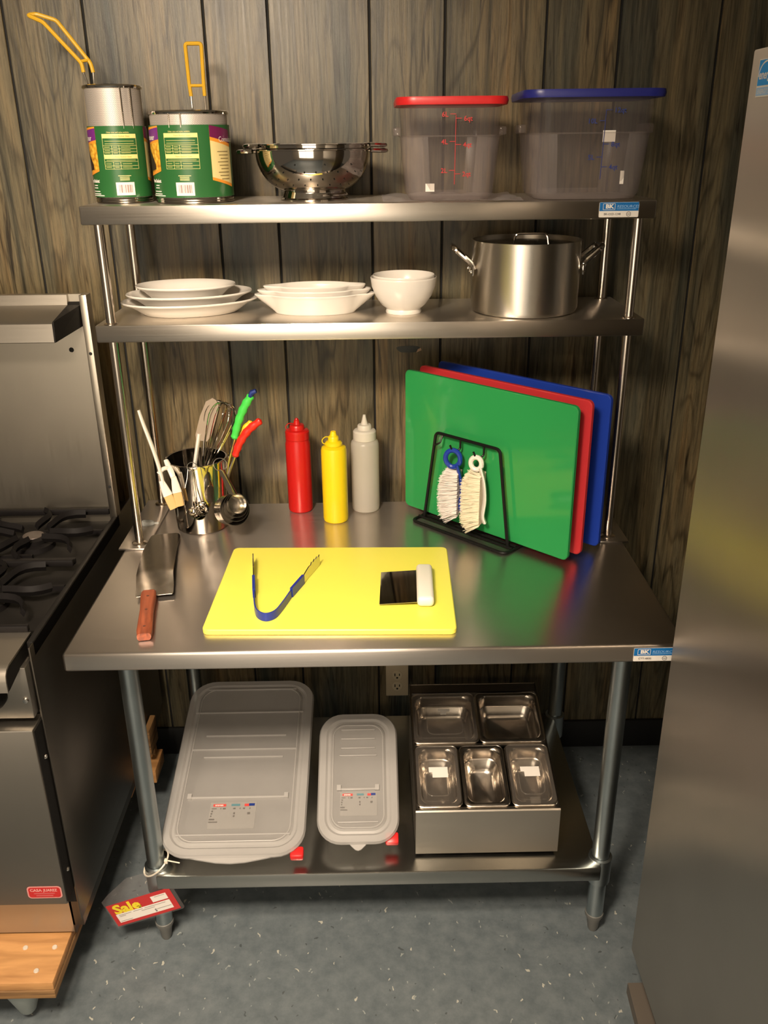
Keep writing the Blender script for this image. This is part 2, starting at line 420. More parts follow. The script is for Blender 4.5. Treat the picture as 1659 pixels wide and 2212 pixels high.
struct(mk('baseboard_back', B_(-3.2, 3.2, WY-.010, WY+.006, 0, .10, bev=.003), BASEB))
struct(mk('ceiling', B_(-3.2, 3.2, -3.6, .92, 2.65, 2.70), plain('ceiling_white', (.62, .58, .52), .8), smooth=0))

def spot_lamp(loc, aim, power, cone, label, col=(1., .82, .63), rad=.05):
    t = thing('track_light', label, 'ceiling light', (loc[0], loc[1], 2.65), group='track lights of the room')
    d = (Vector(aim)-Vector(loc)).normalized(); q = d.to_track_quat('-Z', 'Y').to_matrix().to_4x4()
    m = Matrix.Translation(loc) @ q
    mw('stem', tube([(loc[0], loc[1], 2.65), (loc[0], loc[1], loc[2]+.05)], .012, 10), WHITEP, t)
    mw('canopy', lathe([(0, 2.63), (.05, 2.63), (.05, 2.65), (0, 2.65)], 24, c=(loc[0], loc[1], 0)), WHITEP, t)
    hd = mw('head', xform(lathe([(.062, 0), (.066, 0), (.066, .10), (.04, .14), (0, .14), (0, .135), (.038, .135), (.062, .098)], 32), m), WHITEP, t)
    em, N, L, B = newmat('lamp_glow'); B.inputs['Emission Color'].default_value = (*col, 1); B.inputs['Emission Strength'].default_value = 12
    mw('bulb', xform(lathe([(0, .030), (.05, .030), (.055, .04), (0, .045)], 24), m), em, hd)
    ld = bpy.data.lights.new('lamp_light', 'SPOT'); ld.energy = power; ld.color = col; ld.spot_size = math.radians(cone); ld.spot_blend = 1.0; ld.shadow_soft_size = rad
    lo = bpy.data.objects.new('lamp_light', ld); COL.objects.link(lo); lo.parent = t
    lo.matrix_basis = chain(t).inverted() @ m @ Matrix.Translation((0, 0, .02))
def troffer(x, y, wx, wy, power, label, col=(1., .82, .63)):
    t = thing('ceiling_light', label, 'ceiling light', (x, y, 2.60), group='fluorescent ceiling lights of the room')
    bm = bmesh.new(); e = .02
    for a in (B_(-wx/2-e, wx/2+e, -wy/2-e, -wy/2, 0, .05), B_(-wx/2-e, wx/2+e, wy/2, wy/2+e, 0, .05), B_(-wx/2-e, -wx/2, -wy/2, wy/2, 0, .05), B_(wx/2, wx/2+e, -wy/2, wy/2, 0, .05)): merge(bm, a)
    mk('frame', bm, WHITEP, t, smooth=0)
    mk('diffuser', B_(-wx/2, wx/2, -wy/2, wy/2, .012, .02), plain('lamp_diffuser', (.8, .75, .68), .5), t, smooth=0)
    ld = bpy.data.lights.new('lamp_light', 'AREA'); ld.shape = 'RECTANGLE'; ld.size = wx; ld.size_y = wy; ld.energy = power; ld.color = col
    lo = bpy.data.objects.new('lamp_light', ld); COL.objects.link(lo); lo.parent = t; lo.location = (0, 0, .008)
spot_lamp((-.50, -1.35, 2.45), (-.66, .70, 1.10), 215, 84, 'white track light aimed at the work table', rad=.15)
spot_lamp((-.15, -1.05, 2.45), (-.05, -.30, 0), 120, 66, 'added fill light aimed down to brighten the floor before the table', rad=.10)  # added lamp, put in to brighten the floor and table front
troffer(-.85, -1.55, .90, .30, 30, 'long ceiling light across the aisle in front of the table')
troffer(-.70, -3.00, 1.20, .30, 20, 'long ceiling light at the far side of the aisle')
wf = plain('front_wall_cream', (.50, .45, .38), .7)
bm = bmesh.new(); WX0, WX1, WZ0, WZ1 = -2.0, .25, .45, 1.95      # shop window behind the photographer
for r in ((-3.2, WX0, 0, 2.65), (WX1, 3.2, 0, 2.65), (WX0, WX1, 0, WZ0), (WX0, WX1, WZ1, 2.65)): merge(bm, B_(r[0], r[1], -3.66, -3.6, r[2], r[3]))
struct(mk('wall_front', bm, wf, smooth=0))
wn = struct(bpy.data.objects.new('window_1', None)); COL.objects.link(wn); wn.location = ((WX0+WX1)/2, -3.63, WZ0)
bm = bmesh.new()
for r in ((WX0, WX1, WZ0, WZ0+.05), (WX0, WX1, WZ1-.05, WZ1), (WX0, WX0+.05, WZ0, WZ1), (WX1-.05, WX1, WZ0, WZ1), ((WX0+WX1)/2-.02, (WX0+WX1)/2+.02, WZ0, WZ1)): merge(bm, B_(r[0], r[1], -3.65, -3.59, r[2], r[3]))
mw('window_frame', bm, WHITEP, wn, smooth=0)
em, N, L, B = newmat('bright_window_pane'); B.inputs['Emission Color'].default_value = (1., .86, .68, 1); B.inputs['Emission Strength'].default_value = 2.1
for x0, x1 in ((WX0+.05, (WX0+WX1)/2-.02), ((WX0+WX1)/2+.02, WX1-.05)): mw('pane', B_(x0, x1, -3.632, -3.626, WZ0+.05, WZ1-.05), em, wn, smooth=0)

# ------------------------------------------------------------------ work table
T = .908
wt = thing('work_table', 'stainless steel work table with a galvanised undershelf and four round legs', 'table', (0, .38, 0))
mw('table_top', B_(-.61, .61, 0, .762, T-.040, T, bev=.006, seg=3), STEEL_X, wt)
us = mw('undershelf', B_(-.525, .525, .102, .715, .194, .234, bev=.004), brushed('steel_undershelf', (.46, .46, .43), .24, (6, 500, 500), bump=.001), wt)
for x in (-.531, .531):
    for y in (.14, .705):
        lg = mw('leg', lathe([(0, .055), (.0206, .055), (.0206, T-.038), (0, T-.038)], 24, c=(x, y, 0)), GALV, wt)
        mw('collar', lathe([(.0215, .165), (.027, .165), (.0275, .238), (.0215, .240)], 24, c=(x, y, 0)), GALV, lg)
        mw('foot', lathe([(0, 0), (.010, 0), (.013, .008), (.016, .035), (.0225, .050), (.0225, .058), (.0195, .060), (0, .060)], 20, c=(x, y, 0)), plain('grey_foot', (.14, .14, .13), .45), lg)
def brand_label(parent, x0, x1, z0, z1, y, code):
    m = frame((x0, y, z0), (1, 0, 0), (0, 0, 1)); w_, h = x1-x0, z1-z0
    p = mw('maker_label', flatpoly([(a+w_/2, b+h/2) for a, b in rrect(w_, h, .002, 3)], m, .0004), PAPER, parent, smooth=0, label='white and blue maker label')
    m2 = frame((x0, y-.0005, z0), (1, 0, 0), (0, 0, 1))
    mw('blue_band', flatpoly(rect(.0004, w_-.0004, h*.42, h-.0004), m2, .0002), PRBLUE, p, smooth=0)
    m3 = frame((x0, y-.0009, z0), (1, 0, 0), (0, 0, 1)); bm = bmesh.new()
    fx0, fx1, fy0, fy1, t = w_*.09, w_*.40, h*.49, h*.92, .0008
    for r in (rect(fx0, fx1, fy0, fy0+t), rect(fx0, fx1, fy1-t, fy1), rect(fx0, fx0+t, fy0, fy1), rect(fx1-t, fx1, fy0, fy1)): merge(bm, flatpoly(r, m3, .0002))
    mw('logo_frame', bm, PAPER, p, smooth=0)
    text('lettering', 'BK', h*.36, PAPER, p, m3 @ Matrix.Translation((w_*.155, h*.60, .0003)), bold=.0005, sx=1.25)
    text('lettering', 'RESOURCES', h*.27, plain('label_pale_blue', (.30, .52, .80), .4), p, m3 @ Matrix.Translation((w_*.44, h*.62, .0003)), sx=1.08, shear=.15)
    mw('underline', flatpoly(rect(w_*.44, w_*.93, h*.54, h*.565), m3, .0002), plain('label_pale_blue', (.30, .52, .80), .4), p, smooth=0)
    text('lettering', code, h*.20, INK, p, m3 @ Matrix.Translation((w_*.12, h*.15, .0003)))
    mw('approval_ring', xform(torus((w_*.75, h*.21, 0), h*.15, .0004, 'z', 20, 4), m3), INK, p)
    text('lettering', 'NSF', h*.13, INK, p, m3 @ Matrix.Translation((w_*.75, h*.16, .0003)), align='CENTER')
brand_label(wt, .506, .588, .872, .902, -.0006, 'CTT-4830')

# ------------------------------------------------------------------ overshelf
SY, ZT, ZM = .487, 1.6995, 1.4494
osf = thing('overshelf', 'double stainless overshelf on four slim posts standing on the table', 'shelf', (0, .63, T))
for z in (ZT, ZM):
    s = mw('shelf', B_(-.61, .61, SY, .79, z-.038, z, bev=.003), STEEL_SHELF, osf)
    if z == ZT: brand_label(osf, .488, .572, ZT-.0345, ZT-.004, SY-.0006, 'BK-OSD-1248')
for x in (-.577, .577):
    for y in (.502, .757):
        p = mw('post', lathe([(0, T+.004), (.0105, T+.004), (.0105, ZT-.036), (0, ZT-.036)], 20, c=(x, y, 0)), TUBE, osf)
        mw('flange', lathe([(.0105, T+.004), (.019, T+.004), (.019, T+.007), (.0125, T+.011), (.0105, T+.011)], 20, c=(x, y, 0)), TUBE, p)
        mw('shelf_ring', lathe([(.0105, ZM), (.016, ZM), (.016, ZM+.002), (.0105, ZM+.004)], 20, c=(x, y, 0)), TUBE, p)
    s = 1 if x > 0 else -1
    xa, xb = sorted((s*.622, s*.553))
    mw('foot_rail', B_(xa, xb, .470, .785, T, T+.005, bev=.0015), STEEL_X, osf)

# ------------------------------------------------------------------ cooking range on its wooden dolly
RX = -.66
rg = thing('cooking_range', 'stainless gas range with black iron grates and a tall backguard', 'range', (-1.1, .4, .19))
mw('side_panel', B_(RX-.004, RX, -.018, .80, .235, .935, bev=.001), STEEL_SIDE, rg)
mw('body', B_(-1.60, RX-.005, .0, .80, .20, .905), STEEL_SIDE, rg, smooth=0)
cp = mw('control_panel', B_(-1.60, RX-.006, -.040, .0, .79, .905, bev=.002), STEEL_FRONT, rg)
for kx in (-.735, -.90, -1.06):
    k = mw('knob', xform(lathe([(0, 0), (.026, 0), (.026, .012), (.020, .030), (0, .032)], 24), Matrix.Translation((kx, -.04, .845)) @ Matrix.Rotation(PI/2, 4, 'X')), BLACKM, rg)
mw('screw', xform(lathe([(0, 0), (.006, 0), (.005, .004), (0, .005)], 12), Matrix.Translation((-.676, -.04, .832)) @ Matrix.Rotation(PI/2, 4, 'X')), MIRROR, rg)
# front ledge: folded plate with a rounded nose
prof = [(.034, .940), (-.080, .940), (-.094, .936), (-.102, .928), (-.105, .915), (-.105, .893), (-.101, .893), (-.101, .913), (-.098, .925), (-.092, .932), (-.080, .936), (.034, .936)]
mw('front_ledge', extr(prof, 'x', -1.60, -.675), STEEL_RANGE, rg)
mw('ledge_end', extr([(.034, .938), (-.080, .938), (-.098, .928), (-.103, .893), (-.092, .893), (-.03, .905), (.034, .906)], 'x', -.678, -.6755), ENAMEL, rg, smooth=0)
# oven door
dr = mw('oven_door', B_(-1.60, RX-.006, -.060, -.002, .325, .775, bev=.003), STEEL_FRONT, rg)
mw('door_edge', B_(RX-.0062, RX-.0045, -.056, -.004, .33, .77), ENAMEL, dr, smooth=0)
for z in (.69, .395):
    mw('screw', xform(lathe([(0, 0), (.005, 0), (.004, .003), (0, .004)], 12), Matrix.Translation((RX-.0045, -.030, z)) @ Matrix.Rotation(PI/2, 4, 'Y')), MIRROR, dr)
mw('door_handle', tube(fillet([(-.84, -.060, .735), (-.84, -.11, .735), (-1.45, -.11, .735), (-1.45, -.060, .735)], .02), .011, 12), MIRROR, dr)
# red shop sticker on the door
ms = frame((-.745, -.0604, .345), (1, 0, 0), (0, 0, 1))
st = mw('shop_sticker', flatpoly([(.0365+a, .0165+b) for a, b in rrect(.073, .033, .008, 4)], ms, .0003), plain('sticker_pink', (.62, .26, .24), .5), rg, smooth=0, label='small red shop sticker')
ms2 = ms @ Matrix.Translation((0, 0, .0005))
mw('red_field', flatpoly([(.0365+a, .0165+b) for a, b in rrect(.067, .027, .006, 4)], ms2, .0002), INKRED, st, smooth=0)
ms3 = ms @ Matrix.Translation((0, 0, .0009))
PINK = plain('sticker_lettering', (.70, .34, .32), .5)
text('lettering', 'CASA', .010, PINK, st, ms3 @ Matrix.Translation((.0065, .0195, 0)), bold=.0003)
text('lettering', 'JUAREZ', .010, PINK, st, ms3 @ Matrix.Translation((.035, .0195, 0)), bold=.0003, sx=.85)
mw('print_line', merge(flatpoly(rect(.014, .058, .0125, .0155), ms3, .0002), flatpoly(rect(.018, .054, .0065, .0095), ms3, .0002)), plain('sticker_mid', (.52, .10, .10), .5), st, smooth=0)
# kick plate
mw('gap_shade_strip', B_(-1.60, RX-.006, -.004, .0, .274, .33), DARK, rg, smooth=0)  # solid dark strip painting the shade under the oven door
kp = mw('kick_plate', extr([(.004, .272), (.010, .268), (.010, .180), (.004, .176), (.0, .180), (-.002, .268)], 'x', -1.60, -.690), STEEL_RANGE, rg)
mw('kick_return', B_(-.690, -.686, .0, .60, .176, .272), STEEL_SIDE, rg, smooth=0)
# cooktop
mw('cooktop_tray', B_(-1.60, RX-.010, .034, .63, .905, .918), ENAMEL, rg, smooth=0)
mw('cooktop_rim', B_(RX-.012, RX, .0, .63, .905, .938, bev=.002), ENAMEL, rg)
def grate(cx, cy):
    z = .958; hx, hy = .146, .148; b = bmesh.new()
    def bar(p, q, w=.0065, dz=.012):
        p, q = Vector(p), Vector(q); d = (q-p).normalized(); n = Vector((-d.y, d.x, 0))*w
        vs = []
        loft([[p-n+Vector((0, 0, -dz)), p+n+Vector((0, 0, -dz)), p+n, p-n], [q-n+Vector((0, 0, -dz)), q+n+Vector((0, 0, -dz)), q+n, q-n]], b)
    g = mw('grate', B_(cx-hx, cx+hx, cy+hy-.012, cy+hy, z-.016, z, bev=.003), IRON, rg)
    bm = bmesh.new()
    for a in ((cx-hx, cx+hx, cy-hy, cy-hy+.012), (cx-hx, cx-hx+.012, cy-hy, cy+hy), (cx+hx-.012, cx+hx, cy-hy, cy+hy)):
        pass
    box(bm, cx-hx, cx+hx, cy-hy, cy-hy+.012, z-.018, z-.004, bev=.003)
    box(bm, cx-hx, cx-hx+.012, cy-hy, cy+hy, z-.018, z-.004, bev=.003)
    mw('grate_frame', bm, IRON, g)
    for k in range(8):
        a = k*PI/4+.12
        r0, r1 = .042, (.150 if k % 2 else .140)
        pts = []
        for j in range(7):
            t = j/6; rr = r0+(r1-r0)*t; aa = a+.35*math.sin(t*PI)*(1 if k % 2 else -1)*.6
            pts.append((cx+max(-hx+.006, min(hx-.006, rr*math.cos(aa))), cy+max(-hy+.006, min(hy-.006, rr*math.sin(aa))), z-.004+.004*math.sin(t*PI)))
        mw('grate_finger', tube(pts, [.0075]*7, 4, flat=(1.5, .75)), IRON, g)
    bn = mw('burner', lathe([(0, .918), (.048, .918), (.046, .930), (.034, .934), (.034, .944), (.022, .950), (0, .951)], 28, c=(cx, cy, 0)), IRON, rg)
    mw('burner_cap', lathe([(0, .951), (.024, .950), (.026, .946), (.026, .943)], 28, c=(cx, cy, 0)), plain('worn_burner', (.12, .10, .09), .4, .6), bn)
    for s in (-1, 1):
        mw('drip_rib', B_(cx-.02 if s > 0 else cx-hx, cx+hx if s > 0 else cx+.02, cy+s*.07-.004, cy+s*.07+.004, .918, .930), IRON, bn, smooth=0)
grate(-.825, .478); grate(-.825, .180); grate(-1.13, .478); grate(-1.13, .180)
# backguard
bg = mw('backguard', B_(-1.60, -.676, .630, .645, .905, 1.497), STEEL_GUARD, rg)
mw('guard_flange', B_(-.677, RX, .612, .648, .932, 1.497, bev=.001), STEEL_GUARD, rg)
for x, z in ((-.718, 1.366),):
    mw('screw', xform(lathe([(0, 0), (.006, 0), (.005, .003), (0, .004)], 12), Matrix.Translation((x, .630, z)) @ Matrix.Rotation(PI/2, 4, 'X')), DARK, bg)
for z in (1.36, 1.02):
    mw('rivet', xform(lathe([(0, 0), (.004, 0), (.003, .002), (0, .003)], 10), Matrix.Translation((-.668, .612, z)) @ Matrix.Rotation(PI/2, 4, 'X')), DARK, bg)
hs = mw('stub_shelf', extr([(.630, 1.497), (.622, 1.497), (.618, 1.474), (.505, 1.456), (.500, 1.452), (.497, 1.412), (.501, 1.410), (.506, 1.446), (.630, 1.466)], 'x', -1.60, -.708), STEEL_RANGE, rg)
endq = [(.630, 1.480), (.618, 1.474), (.505, 1.456), (.498, 1.411), (.630, 1.425)]
mw('shelf_end', loft([[(-.7075-.0*i, y, z) for i, (y, z) in enumerate(endq)], [(-.7075+(.030 if y > .6 else .002), y, z) for y, z in endq]]), ENAMEL, rg, smooth=0)

# wooden dolly under the range
dl = thing('wooden_dolly', 'rough plywood dolly on casters carrying the range', 'dolly', (-1.1, .3, 0))
mw('board', B_(-1.60, -.700, -.125, .10, .150, .172, bev=.002), PLYW, dl)
mw('lower_ply', B_(-1.60, -.699, -.126, .10, .126, .149, bev=.002), PLYE, dl)
mw('board', B_(-1.60, -.692, .50, .78, .126, .172, bev=.002), PLYW, dl)
mw('side_rail', B_(-.740, -.693, .102, .498, .128, .172, bev=.003), PLYE, dl)
mw('rear_block', B_(-.657, -.641, .57, .65, .215, .298, bev=.003), PLYE, dl)
mw('rear_post', B_(-.6575, -.650, .63, .65, .126, .216), PLYE, dl, smooth=0)
mw('rear_crosspiece', B_(-.690, -.635, .56, .66, .126, .170, bev=.003), PLYW, dl)
for x, y in ((-.725, -.035), (-.79, -.035), (-.745, -.095)):
    mw('screw_head', lathe([(0, .1722), (.006, .1722), (.005, .1745), (0, .175)], 12, c=(x, y, 0)), plain('pale_screw', (.62, .55, .46), .4), dl)
for x, y in ((-.795, -.07), (-1.45, -.07), (-.795, .68), (-1.45, .68)):
    c = mw('caster', lathe([(0, .126), (.046, .126), (.046, .118), (.043, .108), (.018, .028), (.012, .020), (0, .019)], 20, c=(x, y, 0)), plain('zinc_caster', (.42, .46, .44), .4, .5), dl)
    mw('wheel', xform(lathe([(0, -.014), (.034, -.014), (.038, -.010), (.038, .010), (.034, .014), (0, .014)], 24), Matrix.Translation((x-.035, y+.05, .038)) @ Matrix.Rotation(PI/2, 4, 'Y')), RUBBER, c)

# ------------------------------------------------------------------ refrigerator at the right
FX = .572
fr = thing('refrigerator', 'tall stainless steel refrigerator standing right of the table', 'refrigerator', (FX+.38, -.45, 0))
mw('cabinet', B_(FX, FX+.76, -.92, -.022, .118, 1.938, bev=.003), STEEL_FR, fr)
mw('door', B_(FX+.004, FX+.756, -.99, -.925, .20, 1.92, bev=.004), STEEL_FR, fr)
mw('door_handle', tube(fillet([(FX+.07, -.99, .95), (FX+.07, -1.04, .95), (FX+.07, -1.04, 1.35), (FX+.07, -.99, 1.35)], .02), .010, 10), MIRROR, fr)
mw('base_frame', loft([[(FX-.004, -.04, .0), (FX-.040, -.86, 0), (FX+.74, -.86, 0), (FX+.74, -.04, 0)], [(FX-.004, -.04, .030), (FX-.040, -.86, .030), (FX+.74, -.86, .030), (FX+.74, -.04, .030)]]), plain('base_brown', (.13, .11, .09), .5), fr, smooth=0)
mw('plinth', B_(FX+.03, FX+.72, -.82, -.05, .030, .118), ENAMEL, fr, smooth=0)
mf = frame((FX-.0005, -.053, 1.873), (0, -1, 0), (0, 0, 1))      # sticker on the side facing the table
s_ = mw('energy_sticker', flatpoly(rect(0, .10, 0, .050), mf, .0004), PAPER, fr, smooth=0, label='blue and white energy sticker')
mf2 = mf @ Matrix.Translation((0, 0, .0006))
mw('blue_field', flatpoly(rect(.0018, .098, .015, .0485), mf2, .0002), STARBLUE, s_, smooth=0)
mw('blue_rule', flatpoly(rect(.0018, .098, .0018, .0125), mf2, .0002), plain('sticker_pale', (.34, .55, .82), .4), s_, smooth=0)
mf3 = mf @ Matrix.Translation((0, 0, .0010))
arc = [(.030+.026*math.cos(a), .028+.0185*math.sin(a), 0) for a in [PI*1.02-i*PI*1.04/20 for i in range(21)]]
mw('arc', xform(tube(arc, .0012, 5, flat=(.4, 1)), mf3), PAPER, s_)
text('lettering', 'energy', .017, PAPER, s_, mf3 @ Matrix.Translation((.005, .0235, 0)), bold=.0004, shear=.2)
text('lettering', 'ENERGY STAR', .009, PAPER, s_, mf3 @ Matrix.Translation((.006, .0042, 0)))

# ------------------------------------------------------------------ wall outlet
ol = thing('wall_outlet', 'ivory duplex power outlet on the paneling below the table', 'outlet', (.064, WY, .264))
mk('cover_plate', B_(-.035, .035, -.006, 0, -.057, .057, bev=.002), IVORY, ol)
for z in (.020, -.020):
    rc = mk('receptacle', xform(lathe([(0, 0), (.0165, 0), (.0165, .002), (.0155, .003), (0, .003)], 24), Matrix.Translation((0, -.006, z)) @ Matrix.Rotation(PI/2, 4, 'X')), plain('ivory_receptacle', (.60, .52, .36), .35), ol)
    b = B_(-.0085, -.0055, -.0094, -.0088, z-.002, z+.008); merge(b, B_(.0055, .0085, -.0094, -.0088, z-.001, z+.007))
    merge(b, xform(lathe([(0, 0), (.0032, 0), (.0032, .0006), (0, .0006)], 12), Matrix.Translation((0, -.0088, z-.008)) @ Matrix.Rotation(PI/2, 4, 'X')))
    mk('slots', b, DARK, rc, smooth=0)

# ------------------------------------------------------------------ pasta baskets
def on_cyl(bm, R, ang0):
    """wrap flat (x,y) geometry on a cylinder of radius R; x=0 sits at angle ang0 measured from -Y towards +X"""
    for v in bm.verts:
        a = ang0+v.co.x/R; r = R+v.co.z
        v.co = Vector((r*math.sin(a), -r*math.cos(a), v.co.y))
    return bm
def cyl_patch(R, x0, x1, lo, hi, dr=.0005, n=10):
    """patch between curves lo(t), hi(t) wrapped on the cylinder"""
    bm = bmesh.new(); A = []; Bv = []
    for i in range(n+1):
        t = i/n; x = x0+(x1-x0)*t
        l = lo(t) if callable(lo) else lo; h = hi(t) if callable(hi) else hi
        A.append(bm.verts.new((x, l, dr))); Bv.append(bm.verts.new((x, h, dr)))
    for i in range(n): bm.faces.new((A[i], A[i+1], Bv[i+1], Bv[i]))
    return on_cyl(bm, R, 0)
def basket(label, loc, R, H, rotz, wires, handle):
    t = thing('pasta_basket', label, 'basket', loc, group='pasta baskets on the top shelf')
    bm = lathe([(0, .004), (R, .004), (R, H), (R-.0015, H), (R-.0015, .006), (0, .006)], 64)
    body = mk('mesh_body', bm, WEAVE, t)
    uv = body.data.uv_layers.new(name='UVMap')
    for lp in body.data.loops:
        c = body.data.vertices[lp.vertex_index].co; a = math.atan2(c.y, c.x)
        uv.data[lp.index].uv = (a*R, c.z)
    mk('rim', torus((0, 0, H), R, .0042, 'z', 56, 8), MIRROR, t)
    for z in (.004, .0085): mk('base_ring', torus((0, 0, z), R, .0035, 'z', 56, 8), MIRROR, t)
    for a in wires:
        mk('wire', tube([((R+.0022)*math.sin(a), -(R+.0022)*math.cos(a), z) for z in (.150, (H+.15)/2, H-.002)], .0017, 6), MIRROR, t)
    Rl = R+.0036
    lb = mk('label_sleeve', lathe([(Rl, .013), (Rl, .155), (Rl-.0006, .155), (Rl-.0006, .013)], 64), PRGREEN, t)
    lb.rotation_euler = (0, 0, rotz); lb['label'] = 'green printed card sleeve'
    s = 1.0
    def P(name, bm, mat): return mk(name, bm, mat, lb, smooth=0)
    # left: purple banner and pasta picture
    X0, X1 = -.130, -.054
    bow = lambda z, k: (lambda q: z+k*(1-(2*q*.5)**2)*-1+k*q)
    P('orange_curve', cyl_patch(Rl, X0, X1, lambda q: .113+.010*q, lambda q: .150+.004*q), PRORANGE)
    P('purple_banner', cyl_patch(Rl, X0, X1, lambda q: .118+.010*q, lambda q: .143+.008*q, .0008), PRPURPLE)
    P('pasta_picture', cyl_patch(Rl, X0, X1, lambda q: .058+.012*q*q, lambda q: .115+.008*q, .0007), PASTA)
    P('picture_edge', cyl_patch(Rl, X0, X1, lambda q: .054+.012*q*q, lambda q: .060+.012*q*q, .0008), PRORANGE)
    P('dark_basket_print', cyl_patch(Rl, X0+.012, X0+.058, lambda q: .063+.006*q, lambda q: .114-.016*q*q*2.2, .0010), PRDARK)
    P('lettering', on_cyl(xform(text_bm('Connoisseur', .0150, 'RIGHT', bold=.0002, sx=.8), Matrix.Translation((X1-.014, .127, .0012))), Rl, 0), PAPER)
    P('lettering', on_cyl(xform(text_bm('Pasta Basket', .0095, 'RIGHT', bold=.0004, sx=.82), Matrix.Translation((X1-.004, .043, .0008))), Rl, 0), PAPER)
    bm = bmesh.new()
    for z, a, b in ((.036, .028, .012), (.031, .030, .012), (.024, .036, .006), (.019, .040, .004), (.0155, .050, -.006)):
        merge(bm, cyl_patch(Rl, X1-a, X1-b, z, z+.0018, .0008))
    P('small_print', bm, PAPER)
    # centre: size table
    x0, x1 = -.037, .036
    P('table_heading', cyl_patch(Rl, x0, x1, .131, .1395, .0007), PRYEL)
    P('table_heading', cyl_patch(Rl, x0, x1, .0905, .099, .0007), PRYEL)
    bm = bmesh.new()
    for z in (.0700, .0765, .0845, .1040, .1100, .1165): merge(bm, cyl_patch(Rl, x0, x1, z, z+.0006, .0007))
    for x, za, zb in ((x0, .070, .139), (x1-.0006, .070, .139), (x0+.019, .070, .0845), (x0+.034, .070, .0845), (x0+.019, .099, .1165), (x0+.034, .099, .1165)): merge(bm, cyl_patch(Rl, x, x+.0007, za, zb, .0007, 2))
    P('table_rules', bm, PRYEL)
    P('lettering', on_cyl(xform(text_bm('Other sizes and styles available:', .0042, 'CENTER', sx=.88), Matrix.Translation((-.002, .1412, .0008))), Rl, 0), PRYEL)
    P('lettering', on_cyl(xform(text_bm('Pasta Basket Sizes', .0048, 'CENTER'), Matrix.Translation((.004, .1335, .0012))), Rl, 0), plain('label_olive', (.40, .34, .08), .5))
    P('lettering', on_cyl(xform(text_bm('Pasta Basket Sizes', .0048, 'CENTER'), Matrix.Translation((.004, .0930, .0012))), Rl, 0), plain('label_olive', (.40, .34, .08), .5))
    bm = bmesh.new()
    for z in (.1245, .1195, .0868):
        merge(bm, cyl_patch(Rl, x0+.005, x1-.006, z, z+.0016, .0007))
    for z in (.1115, .1055, .1000, .0785, .0718):
        for a, b in ((.003, .015), (.022, .031), (.038, .058)): merge(bm, cyl_patch(Rl, x0+a, x0+b, z+.0012, z+.0030, .0007, 3))
    P('table_entries', bm, plain('label_dim_yellow', (.30, .34, .10), .5))
    bm = bmesh.new()
    for i, z in enumerate((.0560, .0530, .0500, .0475)): merge(bm, cyl_patch(Rl, -.008-(.003 if i == 0 else 0), .012+(.004 if i == 0 else 0), z, z+.0013, .0007))
    P('address_lines', bm, PRCREAM)
    # bar code block
    P('barcode_panel', cyl_patch(Rl, -.018, .021, .017, .0435, .0007), PAPER)
    bm = bmesh.new(); rr = random.Random(3); x = -.012
    while x < .016:
        wd = rr.choice((.0005, .0008, .0014, .0020)); merge(bm, cyl_patch(Rl, x, x+wd, .0225, .0385, .0010, 2)); x += wd+rr.choice((.0008, .0012, .0020))
    P('bars', bm, plain('bar_brown', (.30, .14, .12), .6))
    # right: second banner and cream text panel
    X2, X3 = .062, .125
    P('orange_curve', cyl_patch(Rl, X2, X3, lambda q: .047-.016*q, lambda q: .150-.006*q), PRORANGE)
    P('purple_banner', cyl_patch(Rl, X2, X3, lambda q: .132-.014*q, lambda q: .1545-.010*q, .0008), plain('label_wine', (.15, .012, .07), .35))
    P('cream_panel', cyl_patch(Rl, X2, X3, lambda q: .053-.016*q, lambda q: .125-.014*q, .0008), PRCREAM)
    P('lettering', on_cyl(xform(text_bm('Connoisseur', .0150, 'LEFT', sx=.8), Matrix.Translation((X2+.022, .122, .0012))), Rl, 0), PAPER)
    bm = bmesh.new()
    for i in range(9): merge(bm, cyl_patch(Rl, X2+.016+.004*(i % 3), X2+.05, .106-.0068*i-.004, .1076-.0068*i-.004, .0012))
    P('small_print', bm, plain('label_brown_text', (.24, .17, .06), .6))
    # handle: two rods, coated above the collar
    A, Bq, cross = handle
    hd = mk('handle', tube(fillet(A[:2]+A[2:]+Bq[::-1], .006), .0042, 8), WIREYEL, t)
    mk('handle_crossbar', tube(cross, .0032, 8), WIREYEL, hd)
    for q in (A[0], Bq[0]):
        q = Vector(q); a = math.atan2(q.x, -q.y); foot = Vector(((R-.003)*math.sin(a), -(R-.003)*math.cos(a), H-.03))
        mk('rod', tube([foot, (foot.x, foot.y, H), q], .0016, 6), MIRROR, hd)
    return t
R1, H1 = .0585, .231
basket('tall narrow wire pasta basket with a green sleeve and bent yellow handle', (-.545, .62, ZT), R1, H1, .30, (.50, .86),
       ([(-.062, .020, .262), (-.064, .020, .280), (-.135, .024, .358), (-.166, .026, .371)], [(-.044, .030, .262), (-.047, .030, .280), (-.110, .036, .362), (-.150, .034, .374)],
        [(-.066, .020, .283), (-.050, .030, .286)]))
R2, H2 = .0815, .179
basket('short wide wire pasta basket with a green sleeve and upright yellow handle', (-.384, .60, ZT), R2, H2, -.06, (-.32, -.02),
       ([(-.004, .076, .215), (-.006, .076, .24), (-.008, .078, .318)], [(.026, .074, .215), (.026, .074, .24), (.027, .078, .318)],
        [(-.005, .076, .236), (.026, .075, .236)]))

